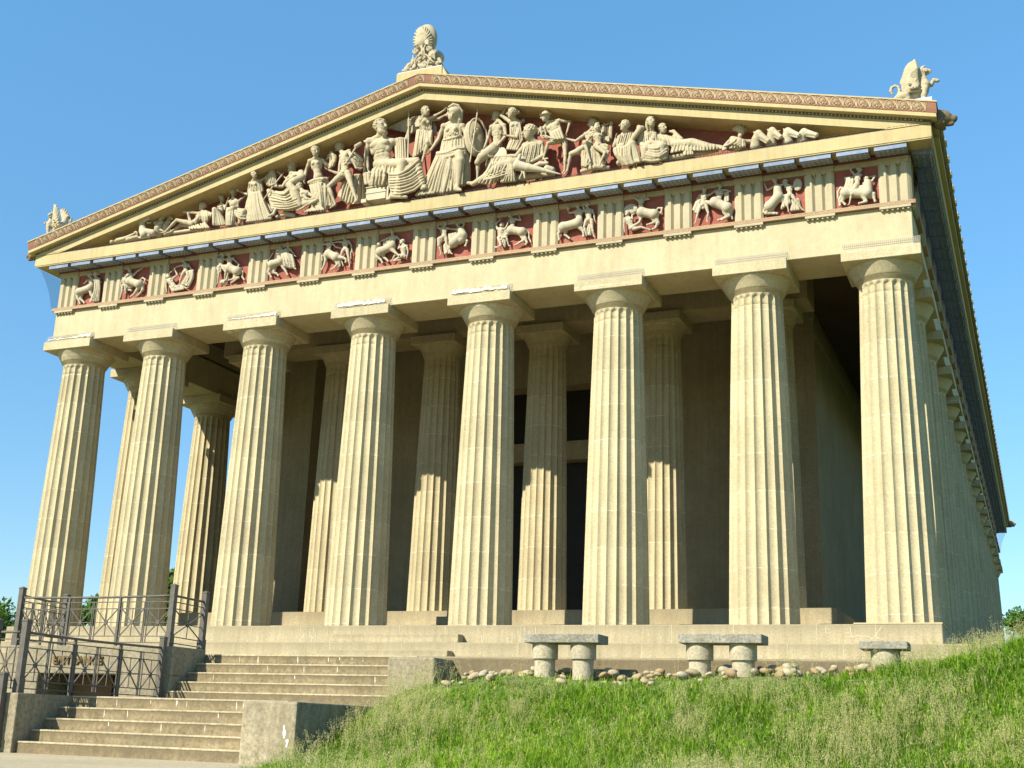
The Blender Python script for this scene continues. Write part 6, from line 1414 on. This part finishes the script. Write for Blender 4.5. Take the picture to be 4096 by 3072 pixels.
tb(s, [(760, 640, .12), (740, 760, .14), (735, 840, .14), (770, 852, .16)], [70, 58, 46, 40]); tb(s, [(790, 600, -.12), (880, 560, -.13), (925, 475, -.13), (1000, 488, -.13)], [52, 42, 34, 38])
tb(s, [(330, 800, .15), (400, 770, .18), (440, 830, .18), (380, 870, .18)], [90, 70, 45, 36]); tb(s, [(210, 860), (170, 850), (250, 760), (280, 680), (255, 610), (190, 590), (125, 625), (110, 690), (140, 745)], [34, 26, 27, 26, 25, 26, 27, 30, 18], .02)
done(s, 'griffin_statue', 'winged griffin with a raised paw and curled tail on the right roof corner', 'griffin statue', m_stat, .014, GG, None)
mb = MB(); mb.box(15.28, 16.07, -.66, .25, 14.14, 14.40); mb.build('flashing', m_lead, TP)
s = Sculpt(VL, -.30, .03)
tb(s, [(215, 600, .1), (330, 650), (450, 660, -.2), (560, 560, -.5)], [72, 66, 66, 80]); tb(s, [(220, 590, .1), (280, 470, .0), (300, 370, .0)], [72, 58, 48]); tb(s, [(300, 345), (250, 350, .1), (215, 365, .15)], [50, 42, 30]); tb(s, [(270, 395, .1), (220, 400, .15)], [24, 14], .01); tb(s, [(305, 310), (285, 245, .05)], [24, 8], .02)
for k, q in enumerate(((350, 115), (385, 130), (415, 195), (440, 270), (462, 370), (478, 470), (488, 560))):
    r0 = (310+10*k, 520+22*k); tb(s, [(*r0, .25), (q[0]*.5+r0[0]*.5+10, q[1]*.5+r0[1]*.5, .30), (*q, .2)], [34, 32, 22], .012)
for k in range(12): r_ = random.Random(k); bl(s, (280+110*r_.random(), 450+160*r_.random(), .36), (24, 14, 14), .01)
for k, q in enumerate(((500, 250), (540, 225), (590, 230), (635, 270), (665, 330), (675, 380))): tb(s, [(560+6*k, 500, -.55), (q[0]*.6+565*.4, q[1]*.6+480*.4, -.62), (*q, -.6)], [30, 34, 26], .012)
tb(s, [(200, 640, .2), (190, 720, .22), (195, 790, .22)], [50, 38, 36]); tb(s, [(230, 560, -.1), (170, 545, -.05), (125, 560, .05)], [38, 30, 34]); tb(s, [(330, 720, .2), (400, 640, .1)], [40, 50]); tb(s, [(600, 500, -.6), (600, 640, -.6)], [70, 60])
tb(s, [(640, 600, -.7), (640, 480, -.7), (690, 420, -.7), (745, 440, -.7), (735, 510, -.7), (710, 560, -.7)], [22, 22, 24, 26, 26, 18], .02)
done(s, 'griffin_statue', 'winged griffin on the left roof corner, turned away and smaller in view', 'griffin statue', m_stat, .016, GG, None)
# ridge palmette on its pedestal
mb = MB(); mb.add([(-1.0, -.6, 17.88), (.72, -.6, 17.92), (.72, .75, 17.92), (-1.0, .75, 17.88), (-1.0, -.6, 18.42), (.72, -.6, 18.42), (.72, .75, 18.42), (-1.0, .75, 18.42)], [(0, 3, 2, 1), (4, 5, 6, 7), (0, 1, 5, 4), (1, 2, 6, 5), (2, 3, 7, 6), (3, 0, 4, 7)])
mb.add([(.722, -.58, 18.0), (.722, .7, 18.0), (.722, -.58, 18.40), (.722, .7, 18.40), (1.02, -.58, 17.86), (1.02, .7, 17.86)], [(0, 1, 3, 2), (2, 3, 5, 4), (0, 4, 5, 1), (0, 2, 4), (1, 5, 3)])
PD = mb.build('ornament_pedestal', m_geis, TP); bev(PD, .015)
mb = MB(); mb.box(-.96, .69, -.57, .72, 18.421, 18.445); mb.build('flashing', m_lead, TP)
s = Sculpt(VP, -.30, .03)
def pp(x, y, d=0.): return (x, y, d)
# body slab following the outline
tb(s, [pp(420, 200), pp(415, 400)], [120, 150], .06)
for (x, y, r) in ((330, 330, 70), (510, 330, 70), (300, 520, 65), (520, 470, 65), (420, 560, 90), (380, 700, 120), (250, 700, 60), (170, 790, 65), (560, 600, 70), (620, 690, 80), (690, 760, 60), (470, 740, 110), (120, 840, 50), (300, 800, 80)):
    bl(s, pp(x, y, -.02), (r, 42, r), .05)
s.ell(s.p(pp(470, 330, -.30)), np.array([.42, .26, .62]), None, .06); s.ell(s.p(pp(560, 680, -.30)), np.array([.50, .24, .36]), None, .06)
for a in np.linspace(-2.0, 2.0, 17):     # the big fan of leaves
    L_ = 255 if abs(a) < 1.2 else 215
    p0 = (415+25*math.sin(a), 350-25*math.cos(a)); p1 = (415+.6*170*math.sin(a), 340-.62*L_*math.cos(a)); p2 = (415+170*math.sin(a), 330-L_*math.cos(a)*.98)
    tb(s, [pp(*p0, .18), pp(*p1, .24), pp(*p2, .16)], [8, 15, 17], .012)
def scroll(cx, cy, R, turns, dirn, st, d=.2, w=13):
    pts = []
    for t in np.linspace(0, turns*2*math.pi, int(turns*10)):
        r = R*(1-.8*t/(turns*2*math.pi)); pts.append(pp(cx+dirn*r*math.cos(t+st), cy+r*math.sin(t+st), d+.03*t/6))
    tb(s, pts, w, .01)
scroll(290, 525, 58, 1.8, -1, -.4); scroll(525, 470, 58, 1.8, 1, -.4); scroll(360, 650, 34, 1.3, -1, 0, .22, 11); scroll(440, 635, 34, 1.3, 1, 0, .22, 11); scroll(140, 830, 36, 1.2, -1, 0, .2, 13); scroll(675, 730, 36, 1.2, 1, 0, .2, 13)
for (pts) in ([(350, 400), (395, 470), (385, 560), (340, 610)], [(470, 390), (435, 470), (445, 560), (470, 600)], [(330, 590), (270, 690), (280, 800)], [(480, 580), (540, 660), (510, 760)], [(400, 400), (410, 520), (405, 600)], [(240, 600), (225, 720), (130, 800)], [(250, 640), (235, 740), (180, 800)], [(560, 560), (560, 680), (620, 720)]):
    tb(s, [pp(*q, .2) for q in pts], [14, 16, 14, 12][:len(pts)], .012)
for a in np.linspace(-.9, .9, 7): tb(s, [pp(400+10*a, 850, .2), pp(400+60*a, 790, .24), pp(400+95*a, 720+30*abs(a), .2)], [8, 14, 9], .01)
for a in np.linspace(-1.7, .4, 7): tb(s, [pp(640, 670, .18), pp(610+50*math.sin(a), 600-40*math.cos(a), .24), pp(620+100*math.sin(a), 590-95*math.cos(a), .18)], [8, 15, 14], .01)
for a in np.linspace(-.2, 1.6, 5): tb(s, [pp(690, 740, .1), pp(700+45*math.sin(a), 720-60*math.cos(a), .14), pp(700+75*math.sin(a), 730-95*math.cos(a), .1)], [8, 14, 12], .01)
tb(s, [pp(60, 880, .0), pp(300, 850, .0), pp(760, 780, .0)], [30, 40, 30], .03)
done(s, 'roof_ornament', 'tall carved stone palmette with scrolls at the peak of the gable', 'roof ornament', m_stat, .02, None, None)
# lion head spouts
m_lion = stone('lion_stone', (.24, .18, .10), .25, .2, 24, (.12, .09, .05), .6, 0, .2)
def lion(c, mir, mx=.82):
    s = Sculpt(None, 0, .04); P = lambda x, y, z: np.array([c[0]+mir*x*mx, c[1]+y*mx, c[2]+z*mx])
    s.ell(P(.02, 0, 0), [.22, .26, .28]); s.ell(P(.16, 0, .02), [.22, .21, .23]); s.cap(P(.28, 0, -.02), P(.46, 0, -.05), .14, .11); s.cap(P(.28, 0, -.20), P(.40, 0, -.21), .08, .07, .02)
    for e in (-1, 1):
        s.ell(P(.10, e*.17, .20), [.06, .05, .07]); s.ell(P(.34, e*.12, .06), [.05, .05, .05])
        for k in range(6): s.ell(P(.02+.02*k, e*.22, .16-.08*k), [.07, .07, .06], None, .03)
    s.ell(P(.53, 0, .0), [.05, .06, .04]); s.cap(P(.22, 0, -.13), P(.5, 0, -.14), .035, .03, .02, True)
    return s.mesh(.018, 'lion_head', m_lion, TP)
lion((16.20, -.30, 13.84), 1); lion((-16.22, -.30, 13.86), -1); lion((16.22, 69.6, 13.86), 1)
